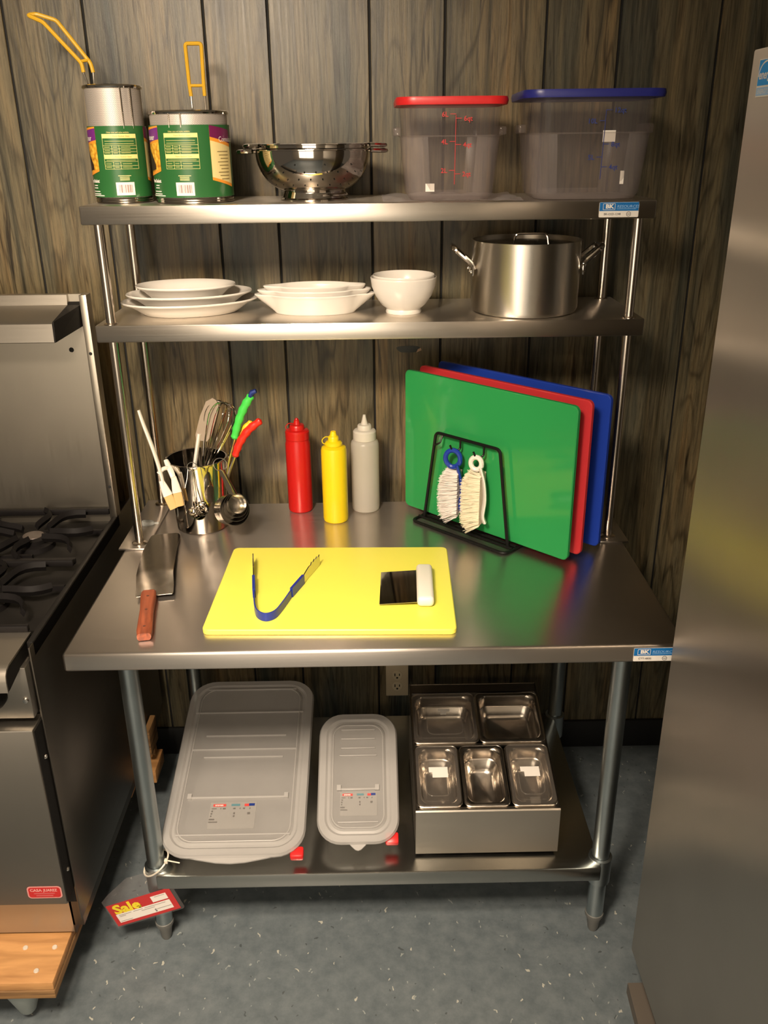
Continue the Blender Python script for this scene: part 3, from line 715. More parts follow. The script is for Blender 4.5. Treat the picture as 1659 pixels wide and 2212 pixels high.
# ------------------------------------------------------------------ colanders
def colander(label, loc, R, h, holes):
    t = thing('colander', label, 'colander', loc, group='nested colanders')
    prof = []
    for i in range(15):
        a = i/14*PI/2; prof.append((R*.30+(R*.70)*math.sin(a)**.9, .016+(h-.016)*(1-math.cos(a))**1.0))
    outer = [(0, .016)]+prof+[(R+.006, h+.001), (R+.006, h+.003)]
    inner = [(max(r-.0015, 0), z+.0018) for r, z in prof[::-1]]+[(0, .018)]
    mk('bowl', lathe(outer+[(R, h+.004)]+inner, 64), MIRROR, t)
    mk('foot_ring', lathe([(R*.55, .0), (R*.60, .0), (R*.60, .003), (R*.56, .006), (R*.52, .022), (R*.50, .022), (R*.545, .004)], 48), MIRROR, t)
    for s in (-1, 1):
        mk('handle', tube(fillet([(s*(R+.002), -.038, h), (s*(R+.034), -.030, h-.001), (s*(R+.034), .030, h-.001), (s*(R+.002), .038, h)], .018, 5), .0060, 8, flat=(.8, 1.1)), MIRROR, t)
    if holes:
        bm = bmesh.new()
        for row, (q, n, off) in enumerate(((.42, 22, 0), (.55, 26, .5), (.68, 30, 0), (.80, 12, .5))):
            a = q*PI/2; r = R*.30+(R*.70)*math.sin(a)**.9; z = .016+(h-.016)*(1-math.cos(a))
            for k in range(n):
                b = 2*PI*(k+off)/n; nrm = Vector((math.cos(b)*math.sin(a), math.sin(b)*math.sin(a), -math.cos(a)*1.2)).normalized()
                c = Vector((r*math.cos(b), r*math.sin(b), z)); u = nrm.orthogonal().normalized(); v = nrm.cross(u)
                ring = [bm.verts.new(c+nrm*.0012+(u*math.cos(x)+v*math.sin(x))*.0017) for x in [i*PI/4 for i in range(8)]]
                bm.faces.new(ring)
        mk('perforations', bm, DARK, t, smooth=0, kind='stuff')
    return t
colander('outer polished steel colander on a foot ring on the top shelf', (-.122, .625, ZT), .126, .102, True)
colander('inner colander nested inside the polished one with its dark rim showing', (-.116, .628, ZT+.010), .118, .103, False)

# ------------------------------------------------------------------ clear square containers
def square_box(name, label, loc, rotz, wt_, wb, dt, db, h, lid_w, lid_d, lidm, inkm, marks, ledge, papers, lidlabel):
    t = thing(name, label, 'container', loc, (0, 0, rotz), group='clear square containers')
    hl = h*ledge
    def wd(z): return wb+(wt_-wb)*z/h, db+(dt-db)*z/h
    S = []
    w0, d0 = wd(0); S.append(sec(w0-.02, d0-.02, .025, .0)); S.append(sec(w0, d0, .032, .012))
    w1, d1 = wd(hl); S.append(sec(w1, d1, .036, hl))
    S = [[q for q in r_] for r_ in (sec(w0-.02, d0-.02, .040, .0), sec(w0, d0, .050, .012), sec(wd(hl)[0], wd(hl)[1], .054, hl))]
    haze, clr, clr2 = bmesh.new(), bmesh.new(), bmesh.new()
    for a_, b_ in zip(S, S[1:]):
        for i in range(24):
            j = (i+1) % 24; bm_ = haze if (i not in (5, 17) or a_[0][2] < .005) else (clr if i == 17 else clr2)
            bm_.faces.new([bm_.verts.new(p_) for p_ in (a_[i], a_[j], b_[j], b_[i])])
    haze.faces.new([haze.verts.new(p_) for p_ in S[0]])
    bmesh.ops.remove_doubles(haze, verts=haze.verts, dist=1e-5)
    mk('lower_body', haze, POLYT, t); mk('clear_panel', clr, POLY, t, smooth=0); mk('clear_panel', clr2, POLY, t, smooth=0)
    w2, d2 = wd(h)
    mk('upper_body', loft([sec(w1-.010, d1-.010, .036, hl), sec(w2-.010, d2-.010, .038, h)], cap0=False, cap1=False), POLY, t)
    bm = loft([sec(w1, d1, .036, hl), sec(w1+.006, d1+.006, .036, hl+.003), sec(w1-.010, d1-.010, .036, hl+.003)], cap0=False, cap1=False); mk('stacking_ledge', bm, POLYT, t)
    for s in (-1, 1): mk('grip', B_(min(s*w1/2, s*(w1/2+.016)), max(s*w1/2, s*(w1/2+.016)), -.045, .045, hl+.002, hl+.020, bev=.004), POLY, t)
    ld = mk('lid', loft([sec(lid_w, lid_d, .040, h-.004), sec(lid_w+.004, lid_d+.004, .042, h+.004), sec(lid_w, lid_d, .040, h+.011), sec(lid_w-.03, lid_d-.03, .03, h+.011), sec(lid_w-.034, lid_d-.034, .03, h+.006)]), lidm, t, label=lidlabel)
    gx, zz0, zz1 = marks['x'], marks['z0'], marks['z1']
    def yf(z): return -(wd(z)[1]/2)-.0006
    sc_ = mk('scale_line', loft([[(gx-.0006, yf(zz0), zz0), (gx+.0006, yf(zz0), zz0), (gx+.0006, yf(zz0)-.0003, zz0), (gx-.0006, yf(zz0)-.0003, zz0)], [(gx-.0006, yf(zz1), zz1), (gx+.0006, yf(zz1), zz1), (gx+.0006, yf(zz1)-.0003, zz1), (gx-.0006, yf(zz1)-.0003, zz1)]]), inkm, t, smooth=0)
    for z, s, side in marks['t']:
        y = yf(z); x0, x1 = (gx, gx+.012) if side > 0 else (gx-.012, gx)
        mk('tick', B_(x0, x1, y-.0004, y, z-.0006, z+.0006), inkm, sc_, smooth=0)
        m = frame((gx+side*.016, y-.0004, z-.005), (1, 0, 0), (0, 0, 1))
        mk('lettering', xform(text_bm(s, .0135, 'LEFT' if side > 0 else 'RIGHT', bold=.0002), m), inkm, sc_, smooth=0)
    for x0, x1, z0, z1 in papers:
        y = yf((z0+z1)/2)+.002; mk('paper_label', B_(x0, x1, y, y+.0006, z0, z1), PAPER, t, smooth=0)
    return t
square_box('food_container', 'clear square food container with a red lid and red measuring scale', (.176, .612, ZT+.0015), 0, .222, .188, .222, .190, .190, .232, .228, REDLID, INKRED,
           dict(x=.006, z0=.032, z1=.166, t=[(.168, '6L', -1), (.160, '6qt', 1), (.116, '4L', -1), (.110, '4qt', 1), (.060, '2L', -1), (.053, '2qt', 1)]), .66, [(-.055, -.036, .018, .034)], 'red snap-on lid')
square_box('food_container', 'larger clear square food container with a dark blue lid and blue scale', (.468, .612, ZT+.0015), math.radians(-2), .268, .232, .262, .228, .200, .290, .276, BLUELID, INKBLUE,
           dict(x=.022, z0=.040, z1=.172, t=[(.172, '12qt', 1), (.152, '10L', -1), (.108, '8qt', 1), (.083, '5L', -1), (.064, '4qt', 1)]), .64, [(.020, .046, .112, .134), (.064, .072, .030, .056)], 'dark blue snap-on lid')
# thin plastic film lying on the shelf under the containers
bm = bmesh.new(); nx, ny = 40, 12; g = []
for i in range(nx+1):
    row = []
    for j in range(ny+1):
        x = .03+.30*i/nx; y = .495+.28*j/ny
        under = (.176-.10 < x < .176+.10 and .612-.10 < y < .612+.10) or (x > .468-.122)
        z = ZT+.0006 + (0 if under else .0055*abs(math.sin(x*47+y*19)*math.sin(y*33-x*12)))
        row.append(bm.verts.new((x, y, z)))
    g.append(row)
for i in range(nx):
    for j in range(ny): bm.faces.new((g[i][j], g[i+1][j], g[i+1][j+1], g[i][j+1]))
tag(mk('plastic_film', bm, FILM), 'wrinkled sheet of clear plastic film under the two square containers', 'plastic film')

# ------------------------------------------------------------------ white dishes on the middle shelf
def oval_dish(prof, a, b, outline=None, seg=72):
    """prof: list of (fraction of the outline, height); outline(theta) widens the rim"""
    rings = []
    for fr_, z in prof:
        rg_ = []
        for i in range(seg):
            th = 2*PI*i/seg; k = outline(th, fr_) if outline else 0
            rg_.append(((a*fr_+k)*math.cos(th), b*fr_*math.sin(th), z))
        rings.append(rg_)
    return loft(rings)
PLAT = [(.56, 0), (.66, 0), (.69, .002), (.78, .012), (.85, .0195), (.96, .0265), (.995, .0285), (1.0, .0305), (.99, .0325), (.955, .0315), (.83, .0235), (.76, .0150), (.66, .0075), (.55, .0065)]
def platter(label, loc, a, b, rz):
    o = mk('oval_plate', oval_dish(PLAT, a, b), CERAMIC, loc=loc, rot=(0, 0, math.radians(rz)), smooth=50)
    return tag(o, label, 'plate', 'stacked oval plates')
platter('largest white oval plate at the bottom of the stack of three', (-.424, .640, ZM+.0004), .160, .108, 15)
platter('middle white oval plate of the stack of three', (-.425, .640, ZM+.0172), .146, .100, 13)
platter('smallest white oval plate on top of the stack of three', (-.432, .638, ZM+.0345), .116, .084, 4)
def ear(th, fr_):
    if fr_ < .93: return 0
    return .030*max(0, abs(math.cos(th))-.90)/.10
GRAT = [(.70, 0), (.83, 0), (.86, .004), (.94, .034), (.985, .0395), (1.0, .0415), (.99, .0435), (.955, .0425), (.91, .034), (.84, .007), (.70, .005)]
def gratin(label, loc, a, b, rz):
    o = mk('gratin_dish', oval_dish(GRAT, a, b, ear), CERAMIC, loc=loc, rot=(0, 0, math.radians(rz)), smooth=50)
    return tag(o, label, 'baking dish', 'nested gratin dishes')
gratin('outer white oval gratin dish holding two smaller ones', (-.130, .628, ZM+.0004), .112, .066, 0)
gratin('middle white oval gratin dish nested between two others', (-.131, .628, ZM+.0104), .103, .060, 2)
gratin('innermost white oval gratin dish on top of the nest', (-.130, .630, ZM+.0194), .090, .053, 3)
def bowl(label, loc, R, h):
    pr = [(0, .004), (.030, .004), (.034, 0), (.041, 0), (.042, .004), (.040, .010), (.052, .020), (.066, .040), (.0745, .062), (.077, .080), (.0775, .083), (.0765, .0845), (.0745, .082), (.071, .062), (.062, .040), (.048, .022), (.030, .013), (0, .012)]
    k = R/.0775
    return tag(mk('soup_bowl', lathe([(r*k, z*h/.0845) for r, z in pr], 64), CERAMIC, loc=loc, smooth=50), label, 'bowl', 'nested white bowls')
bowl('white footed bowl beside the stock pot on the middle shelf', (.077, .606, ZM+.0004), .0765, .082)
bowl('second white bowl nested inside the footed one with only its rim showing', (.0775, .607, ZM+.0155), .0715, .0715)

# ------------------------------------------------------------------ stock pot
pt = thing('stock_pot', 'brushed aluminium stock pot with two loop handles on the middle shelf', 'pot', (.359, .615, ZM+.0004))
PR, PH = .124, .160
mk('body', lathe([(0, 0), (PR-.012, 0), (PR-.004, .003), (PR, .011), (PR, PH-.003), (PR+.001, PH), (PR-.002, PH+.0005), (PR-.004, PH-.004), (PR-.004, .012), (PR-.013, .005), (0, .005)], 96), POTM, pt)
for s in (-1, 1):
    x = s*(PR-.001); ex = s*(PR+.046)
    h = mk('handle', tube(fillet([(x, -.034, .098), (x+s*.006, -.034, .112), (ex, -.030, .146), (ex, .030, .146), (x+s*.006, .034, .112), (x, .034, .098)], .014, 5), .0062, 10), MIRROR, pt)
    for y in (-.034, .034):
        mk('bracket', B_(min(x, x+s*.005), max(x, x+s*.005), y-.009, y+.009, .084, .112, bev=.003), MIRROR, h)
        mk('rivet', xform(lathe([(0, 0), (.0055, 0), (.0045, .003), (0, .0045)], 12), Matrix.Translation((x+s*.005, y, .094)) @ Matrix.Rotation(s*PI/2, 4, 'Y')), MIRROR, h)
pl = thing('pot_lid', 'steel lid sunk into the stock pot with a flat wire handle', 'lid', (.359, .615, ZM+PH-.012))
mk('disc', lathe([(0, .006), (.06, .005), (.105, .001), (PR-.0045, 0), (PR-.0045, .0016), (.105, .003), (.06, .007), (0, .008)], 64), brushed('lid_dark_steel', (.22, .20, .18), .25, (60, 60, 60)), pl)
mk('handle', tube(fillet([(-.040, -.058, .003), (-.035, -.060, .030), (.035, -.060, .030), (.040, -.058, .003)], .010, 4), .0026, 8), MIRROR, pl)

# ------------------------------------------------------------------ steel utensil bin and what stands in it
BX, BY = -.442, .615
bn = thing('utensil_bin', 'polished steel canister holding kitchen tools at the left back of the table', 'canister', (BX, BY, T+.0003))
mk('wall', lathe([(0, 0), (.060, 0), (.064, .004), (.066, .03), (.0735, .180), (.0735, .184), (.0765, .185), (.0765, .187), (.072, .187), (.0645, .03), (.061, .005), (0, .004)], 72), MIRROR, bn)
mk('rim', torus((0, 0, .186), .0755, .0016, 'z', 64, 6), MIRROR, bn)

# pastry brushes hooked over the rim
def pastry_brush(label, path, r0, head, tipdir, long_handle):
    t = thing('pastry_brush', label, 'pastry brush', path[-1], group='pastry brushes on the canister rim')
    P = smooth_path(path, 6); n = len(P)
    rr = [r0*(.8+.25*math.sin(PI*i/(n-1))) for i in range(n)]
    h = mw('handle', tube(P, rr, 10, flat=(.75, 1.15)), WHITEP, t)
    a = Vector(path[-1]); d = Vector(tipdir).normalized(); side = Vector((1, .35, 0)); side = (side-d*side.dot(d)).normalized(); nr = d.cross(side)
    def slab(s0, s1, w0, w1, th0, th1):
        rings = []
        for s, w_, th in ((s0, w0, th0), ((s0+s1)/2, (w0+w1)/2*1.04, (th0+th1)/2), (s1, w1, th1)):
            rings.append([a+d*s+side*x*w_+nr*y*th for x, y in [(q[0], q[1]) for q in rrect(2, 2, .7, 4)]])
        return loft(rings)
    mw('ferrule', slab(-.016, .024, r0*1.0, head, r0*.8, head*.42), WHITEP, t)
    mw('bristles', slab(.018, .060, head*.92, head*.86, head*.32, head*.26), BRISTLE_T, t)
    if long_handle:      # rounded hook that sits over the canister rim
        hk = a+d*-.034
        mw('hook', tube(smooth_path([hk, hk+Vector((.013, .010, .010)), hk+Vector((.026, .022, .004)), hk+Vector((.031, .028, -.014))], 5), [.0052]*12+[.0048, .0044, .0040, .0030], 8), WHITEP, t)
    return t
pastry_brush('white pastry brush with a long handle leaning out over the left of the canister', [(-.553, .548, 1.238), (-.545, .545, 1.205), (-.528, .543, 1.140), (-.517, .541, 1.085), (-.511, .536, 1.048)], .0062, .0118, (.035, -.01, -.10), True)
pastry_brush('white pastry brush hooked on the rim with its broad head against the canister', [(-.508, .571, 1.104), (-.502, .563, 1.094), (-.492, .549, 1.078), (-.4835, .5375, 1.056)], .0062, .0115, (.012, -.004, -.10), False)

# silicone scraper
sp = thing('silicone_spatula', 'taupe silicone scraper with a white handle standing in the canister', 'spatula', (BX-.02, BY, T+.03))
mw('handle', tube([(-.462, .585, .935), (-.445, .585, 1.07), (-.424, .590, 1.165)], .0075, 10, flat=(.7, 1.1)), WHITEP, sp)
ax = (Vector((-.382, .600, 1.275))-Vector((-.424, .590, 1.150))).normalized(); sd = Vector((1, .05, -.34)); sd = (sd-ax*sd.dot(ax)).normalized(); nn = ax.cross(sd)
o0 = Vector((-.421, .590, 1.145))
outl = [(-.012, 0), (-.017, .012), (-.018, .060), (-.013, .100), (.000, .113), (.010, .110), (.018, .100), (.0205, .080), (.020, .020), (.014, .004)]
mw('blade', loft([[o0+sd*x+ax*y+nn*-.003 for x, y in outl], [o0+sd*x+ax*y+nn*.003 for x, y in outl]]), TAUPE, sp)

# whisk
wk = thing('wire_whisk', 'steel balloon whisk standing wires up in the canister', 'whisk', (-.425, .60, T+.03))
wb, wtp = Vector((-.424, .600, 1.06)), Vector((-.361, .610, 1.238)); wa = (wtp-wb).normalized()
mw('handle', tube([(-.452, .596, .935), wb+wa*.01], .006, 10), SATIN, wk)
u1 = Vector((1, 0, -.35)); u1 = (u1-wa*u1.dot(wa)).normalized(); u2_ = wa.cross(u1)
for k in range(7):
    a = PI*k/7; dv = u1*math.cos(a)+u2_*math.sin(a); pts = []
    for j in range(25):
        t = j/24; s = math.sin(PI*t); x = -math.cos(PI*t)
        hgt = (1-abs(2*t-1)**2.6); wd_ = .047*math.copysign(abs(x)**.55, x)*(min(1, s*1.35)**.75)
        pts.append(wb+wa*(hgt*.186)+dv*(wd_+math.copysign(.003, x)*(1-s)))
    mw('wire', tube(pts, .0012, 5), MIRROR, wk)

# bright handled tools
def tool(name, label, cat, pts, rads, gripmat, shank, tipmat=None, tip=None):
    t = thing(name, label, cat, shank[-1]); P = smooth_path(pts, 6); n = len(P); k = len(rads)-1
    rr = []
    for i in range(n):
        x = i/(n-1)*k; j = min(int(x), k-1); rr.append((rads[j]*(1-(x-j))+rads[j+1]*(x-j))*(1+.11*math.sin(i*1.9)))
    rr[0] *= .72; rr[-1] *= .55; P = P+[P[-1]+(P[-1]-P[-2]).normalized()*.003]; rr = rr+[rr[-1]*.45]; rr[-2] = rr[-3]*.86
    g = mw('grip', tube(P, rr, 12, flat=(.92, .72)), gripmat, t)
    if tipmat: mw('end_cap', tube(tip, [.0085, .0095, .0075], 8, flat=(.7, 1.1)), tipmat, g)
    mw('shank', tube(shank, .0042, 8), SATIN, t)
    return t
tool('green_peeler', 'tool with a lime green grip and dark tip, tallest in the canister', 'kitchen tool', [(-.342, .605, 1.145), (-.330, .605, 1.185), (-.312, .605, 1.225), (-.293, .605, 1.254)], [.0095, .0105, .0112, .0098], LIMEP,
     [(-.340, .605, 1.150), (-.360, .605, 1.09), (-.392, .607, .95)], INKBLUE, [(-.296, .605, 1.252), (-.290, .605, 1.262), (-.280, .605, 1.266)])
tool('yellow_peeler', 'tool with a yellow grip mostly hidden behind the red one', 'kitchen tool', [(-.356, .618, 1.095), (-.342, .619, 1.130), (-.322, .620, 1.162), (-.300, .622, 1.182)], [.0078, .0088, .0088, .0070], YELG,
     [(-.355, .618, 1.098), (-.372, .618, 1.05), (-.398, .618, .95)])
tool('red_peeler', 'tool with a red grip leaning right in the canister', 'kitchen tool', [(-.343, .600, 1.100), (-.329, .600, 1.135), (-.305, .600, 1.168), (-.274, .600, 1.192)], [.0085, .0105, .0110, .0095], REDG,
     [(-.343, .602, 1.102), (-.360, .604, 1.06), (-.398, .608, .95)])

# measuring spoons and cups on their rings
ms_ = thing('measuring_spoons', 'ring of small steel measuring spoons hung on the front of the canister', 'measuring spoons', (-.445, .535, .98))
mw('ring', torus((-.438, .537, 1.097), .012, .0009, 'y', 28, 6), MIRROR, ms_)
for i, (bx, bz, R) in enumerate(((-.4445, .985, .0105), (-.438, .978, .0130), (-.431, .974, .0150), (-.424, .985, .0165))):
    y = .527+.004*i; c = Vector((bx, y, bz))
    s = mw('spoon', xform(lathe([(R*math.sin(q), -R*.75*math.cos(q)) for q in [j*PI/2/7 for j in range(8)]]+[(R*1.04, .001)]+[((R-.001)*math.sin(q), -(R*.75-.001)*math.cos(q)) for q in [(7-j)*PI/2/7 for j in range(8)]], 24), Matrix.Translation(c) @ Matrix.Rotation(math.radians(68), 4, 'X') @ Matrix.Rotation(.15, 4, 'Y')), MIRROR, ms_)
    mw('spoon_handle', tube([(bx, y, bz+R*.9), (bx*.5-.438*.5, y, (bz+1.09)/2), (-.438+(i-1.5)*.002, y+.002, 1.090)], .0028, 6, flat=(.35, 1.1)), MIRROR, s)
mw('long_tail', tube([(-.449, .540, 1.092), (-.452, .536, 1.070), (-.459, .533, 1.045)], .0013, 6), MIRROR, ms_)
mc = thing('measuring_cups', 'ring of nested steel measuring cups hung at the right of the canister', 'measuring cups', (-.335, .52, .96))
mw('ring', torus((-.372, .550, 1.098), .0165, .0010, 'y', 28, 6), MIRROR, mc)
cax = Vector((.60, -.74, .34)).normalized()
cb = Vector((-.363, .525, .988))
Rm = cax.to_track_quat('Z', 'Y').to_matrix().to_4x4()
for i, (R, dpt) in enumerate(((.0385, .044), (.0335, .040), (.0285, .035), (.0235, .029))):
    o_ = cb+cax*(.004+i*.0058)+Vector((.0018, .0014, .0042))*i
    m4 = Matrix.Translation(o_) @ Rm
    c = mw('cup', xform(lathe([(0, 0), (R*.86, 0), (R*.94, .004), (R, dpt), (R+.0012, dpt), (R+.0004, dpt-.002), (R*.93-.0005, .0055), (R*.85, .0016), (0, .0016)], 40), m4), SATIN, mc)
    top = o_+cax*dpt+Vector((-.2, .1, 1)).normalized()*R
    mw('cup_handle', tube([top, top+(Vector((-.371+i*.002, .545-i*.002, 1.088))-top)*.5, Vector((-.371+i*.002, .545-i*.002, 1.086))], .0042, 8, flat=(.3, 1.2)), MIRROR, c)

# ------------------------------------------------------------------ squeeze bottles
def squeeze(label, loc, bodym, capm, R, hb, hs, tip_z, tether, shoulder):
    t = thing('squeeze_bottle', label, 'squeeze bottle', loc, group='squeeze bottles')
    mk('body', lathe([(0, 0), (R-.004, 0), (R-.001, .003), (R, .010), (R, hb-.012), (R-.002, hb-.005), (R-shoulder, hb), (0, hb)], 56), bodym, t)
    rc = R-shoulder+.001
    cp_ = mk('cap', lathe([(rc-.002, hb), (rc, hb+.001), (rc, hb+hs), (rc-.003, hb+hs+.004), (rc*.63, hb+hs+.006), (rc*.60, hb+hs+.016), (rc*.55, hb+hs+.018), (.0095, hb+hs+.019), (.0065, hb+hs+.030), (.0035, tip_z), (0, tip_z+.0005)], 48), capm, t)
    if tether:
        mk('tip_cover', lathe([(.0078, tip_z-.022), (.0085, tip_z-.018), (.0055, tip_z-.015), (.0048, tip_z), (.0030, tip_z+.003), (0, tip_z+.0035)], 20), capm, cp_)
        mk('tether', tube(smooth_path([(-.007, 0, tip_z-.012), (-.020, -.004, tip_z-.010), (-.028, -.006, tip_z-.018), (-.024, -.006, tip_z-.027), (-.009, 0, tip_z-.027)], 6), .0012, 6), capm, cp_)
    return t
squeeze('red plastic squeeze bottle with a tethered tip at the back of the table', (-.196, .714, T+.0002), REDB, REDB, .0325, .200, .020, .252, True, .0022)
squeeze('yellow squeeze bottle standing foremost of the three bottles', (-.099, .640, T+.0002), YELB, YELB, .0325, .205, .006, .238, True, .0115)
squeeze('clear squeeze bottle with a frosted cap, rightmost of the bottles', (-.021, .712, T+.0002), CLEARB, see_through('frosted_cap', (.74, .70, .62), .06, .35, (.9, .88, .84), .2), .0365, .196, .022, .262, False, .0075)

# ------------------------------------------------------------------ boards, rack and hanging brushes
E1, E2 = Vector((.7071, -.7071, 0)), Vector((.7071, .7071, 0))
def board(label, c, L_, H_, zb, mat, lean=0):
    t = mk('cutting_board', loft([[(x*1.0, -.006, y) for x, y in rrect(L_-.004, H_-.004, .012, 5)], [(x, -.004, y) for x, y in rrect(L_, H_, .014, 5)], [(x, .004, y) for x, y in rrect(L_, H_, .014, 5)], [(x, .006, y) for x, y in rrect(L_-.004, H_-.004, .012, 5)]]), mat,
           loc=(c[0], c[1], zb+H_/2), rot=(lean, 0, -PI/4))
    return tag(t, label, 'cutting board', 'cutting boards')
board('green cutting board standing foremost in the black wire rack', (.2675, .5275), .508, .368, T+.014, GREENP)
board('red cutting board standing between the green and the blue one', (.3045, .5555), .506, .372, T+.014, REDP)
board('dark blue cutting board standing rearmost in the wire rack', (.3560, .6000), .508, .372, T+.014, BLUEP)
rk = thing('board_rack', 'black wire rack holding three upright cutting boards', 'rack', (.225, .535, T))
rw = .0040
def fr_pts(off):
    o = E2*off
    return [Vector(p)+o for p in ((.131, .629, .914), (.157, .603, 1.155), (.296, .464, 1.155), (.321, .439, .914))]
mw('front_frame', tube(fillet(fr_pts(0), .012, 4), rw, 8), BLACKM, rk)
for off in (.038, .0885, .1515):
    P = fr_pts(off); P[1].z = P[2].z = 1.06 if off < .1 else 1.06
    mw('divider', tube(fillet(P, .012, 4), rw, 8), BLACKM, rk)
b0 = Vector((.224, .534, T+.0042))
loop = [b0+E1*a+E2*b for a, b in ((-.150, -.028), (.150, -.028), (.150, .165), (-.150, .165))]
mw('base_loop', tube(fillet([loop[0]+E1*.1]+loop[1:]+[loop[0], loop[0]+E1*.1], .018, 4), rw, 8), BLACKM, rk)
for b in (.0, .016, .038, .0885, .1515):
    mw('base_bar', tube([b0+E1*-.15+E2*b+Vector((0, 0, .004)), b0+E1*.15+E2*b+Vector((0, 0, .004))], rw*.8, 8), BLACKM, rk)
top0 = Vector((.157, .603, 1.155))
hk = []
for s in (.078, .150):
    p = top0+E1*s
    mw('hook', tube(fillet([p, p+Vector((0, 0, -.026)), p-E2*.016-E1*.010+Vector((0, 0, -.032)), p-E2*.022-E1*.014+Vector((0, 0, -.014))], .006, 4), .0026, 8), BLACKM, rk)
    hk.append(p-E2*.015-E1*.010+Vector((0, 0, -.032)))
mw('corner_loop', tube(fillet([top0+E1*.006+Vector((0, 0, -.028)), top0+E1*.004-E2*.010+Vector((0, 0, -.030)), top0+E1*.022-E2*.010+Vector((0, 0, -.020)), top0+E1*.022+Vector((0, 0, -.002))], .004, 3), .0022, 8), BLACKM, rk)
def bristle_block(parent, mat, o, ea, eb, w, h, d, n, seed, fuzz, row):
    """tufts growing from the handle along -ea; w across eb, h up, d long"""
    rr = random.Random(seed); bm = bmesh.new(); Z = Vector((0, 0, 1))
    for i in range(n):
        y = (rr.random()-.5)*w; z = -rr.random()*h; p = o+eb*y+Z*z
        tuft = math.floor(z/.0105); jz = (rr.random()-.5)*row; e = min(1, (z+h)/.02, -z/.02)      # rows of tufts, shorter at both ends
        p = o+eb*y+Z*((tuft+.5)*.0105+jz)
        tip = p-ea*d*(.80+.22*rr.random())*(.72+.28*max(0, e))+eb*(y*.30+rr.uniform(-fuzz, fuzz))+Z*((z+h/2)*.12+jz*1.2-.006+rr.uniform(-fuzz, fuzz))
        dr = (tip-p).normalized(); u = dr.orthogonal().normalized(); v = dr.cross(u); r = .0007
        base = [bm.verts.new(p+(u*math.cos(q)+v*math.sin(q))*r) for q in (0, 2.09, 4.19)]
        t3 = [bm.verts.new(tip+(u*math.cos(q)+v*math.sin(q))*r*.55) for q in (0, 2.09, 4.19)]
        for k in range(3): bm.faces.new((base[k], base[(k+1) % 3], t3[(k+1) % 3], t3[k]))
        bm.faces.new(t3)
    mw('bristles', bm, mat, parent, kind='stuff', smooth=0)
def scrub_brush(label, name, hang, hm, bmat, seed, ringR, L_, tilt, fuzz, row):
    t = thing(name, label, 'brush', hang-Vector((0, 0, L_*.7)), group='brushes on the rack hooks')
    ea = (E1*math.cos(tilt)-E2*math.sin(tilt)).normalized(); eb = Vector((-ea.y, ea.x, 0)); Z = Vector((0, 0, 1))
    c = hang-Z*(ringR-.002)
    mw('hanging_loop', tube([c+ea*math.cos(q)*ringR+Z*math.sin(q)*ringR*1.15 for q in [2*PI*i/24 for i in range(24)]], .0062, 8, closed=True), hm, t)
    top = c-Z*ringR*1.1+ea*.010
    mw('handle', tube(smooth_path([top+Z*.006, top-Z*.03+ea*.010, top-Z*L_*.55+ea*.014, top-Z*L_*.85+ea*.010, top-Z*L_+ea*.016], 6), [.0085]*25, 10, flat=(.6, 1.6)), hm, t)
    bristle_block(t, bmat, top+ea*.008-Z*.012, ea, eb, .046, L_*.90, .048, 3600, seed, fuzz, row)
    return t
scrub_brush('blue handled scrub brush with white bristles hung on the rack', 'scrub_brush', hk[0], BLUEP, BRISTLE_W, 5, .0185, .118, -.42, .005, .0065)
scrub_brush('white handled scrub brush with cream bristles hung on the rack', 'scrub_brush', hk[1], WHITEP, BRISTLE_C, 6, .0135, .135, -.35, .004, .0105)

# ------------------------------------------------------------------ things on the table front
yb = mk('cutting_board', loft([sec(.508, .383, .012, 0), sec(.512, .387, .014, .002), sec(.512, .387, .014, .0105), sec(.508, .383, .012, .0125)]), YELP, loc=(-.087, .250, T+.0002), rot=(0, 0, math.radians(-1.6)))
tag(yb, 'yellow cutting board lying flat on the table front', 'cutting board', 'cutting boards')
ZB = T+.0129
# tongs
tg = thing('serving_tongs', 'spring tongs with blue coated arms lying open on the yellow board', 'tongs', (-.21, .22, ZB))
def strip(path, z0, z1, th=.0012):
    """flat band standing on edge along a plan path; z0,z1 lists"""
    P = [Vector((x, y, 0)) for x, y in path]; n = len(P); rings = []
    for i in range(n):
        d = (P[min(i+1, n-1)]-P[max(i-1, 0)]).normalized(); nr = Vector((-d.y, d.x, 0))*th
        a, b = (z0[i] if isinstance(z0, list) else z0), (z1[i] if isinstance(z1, list) else z1)
        rings.append([P[i]-nr+Vector((0, 0, a)), P[i]+nr+Vector((0, 0, a)), P[i]+nr+Vector((0, 0, b)), P[i]-nr+Vector((0, 0, b))])
    return loft(rings)
za, zc = ZB+.0005, ZB+.019
bend = [(x, y) for x, y, _ in [tuple(v) for v in smooth_path([(-.266, .262, 0), (-.258, .195, 0), (-.250, .140, 0), (-.240, .108, 0), (-.222, .094, 0), (-.204, .106, 0), (-.192, .140, 0), (-.178, .195, 0), (-.164, .250, 0)], 5)]]
mw('spring_band', strip(bend, za, zc, .0013), BLUEGRIP, tg)
for s, base, tip in ((-1, (-.258, .195), (-.281, .372)), (1, (-.178, .195), (-.123, .358))):
    b, t_ = Vector(base), Vector(tip); d = (t_-b).normalized()
    g = mw('arm_coating', strip([tuple(b+d*x) for x in (0, .03, .066)], ZB+.0003, ZB+.022, .0030), BLUEGRIP, tg)
    m_ = 14; path = [tuple(b+d*(.055+(t_-b).length*.62*i/m_)) for i in range(m_+1)]
    lo = [ZB+.0008 for i in range(m_+1)]; hi = [ZB+.016+.012*math.sin(PI*min(1, i/m_*.75)) + (.0022*math.cos(i*PI) if i > 6 else 0) for i in range(m_+1)]
    mw('jaw', strip(path, lo, hi, .0012), SATIN, tg)
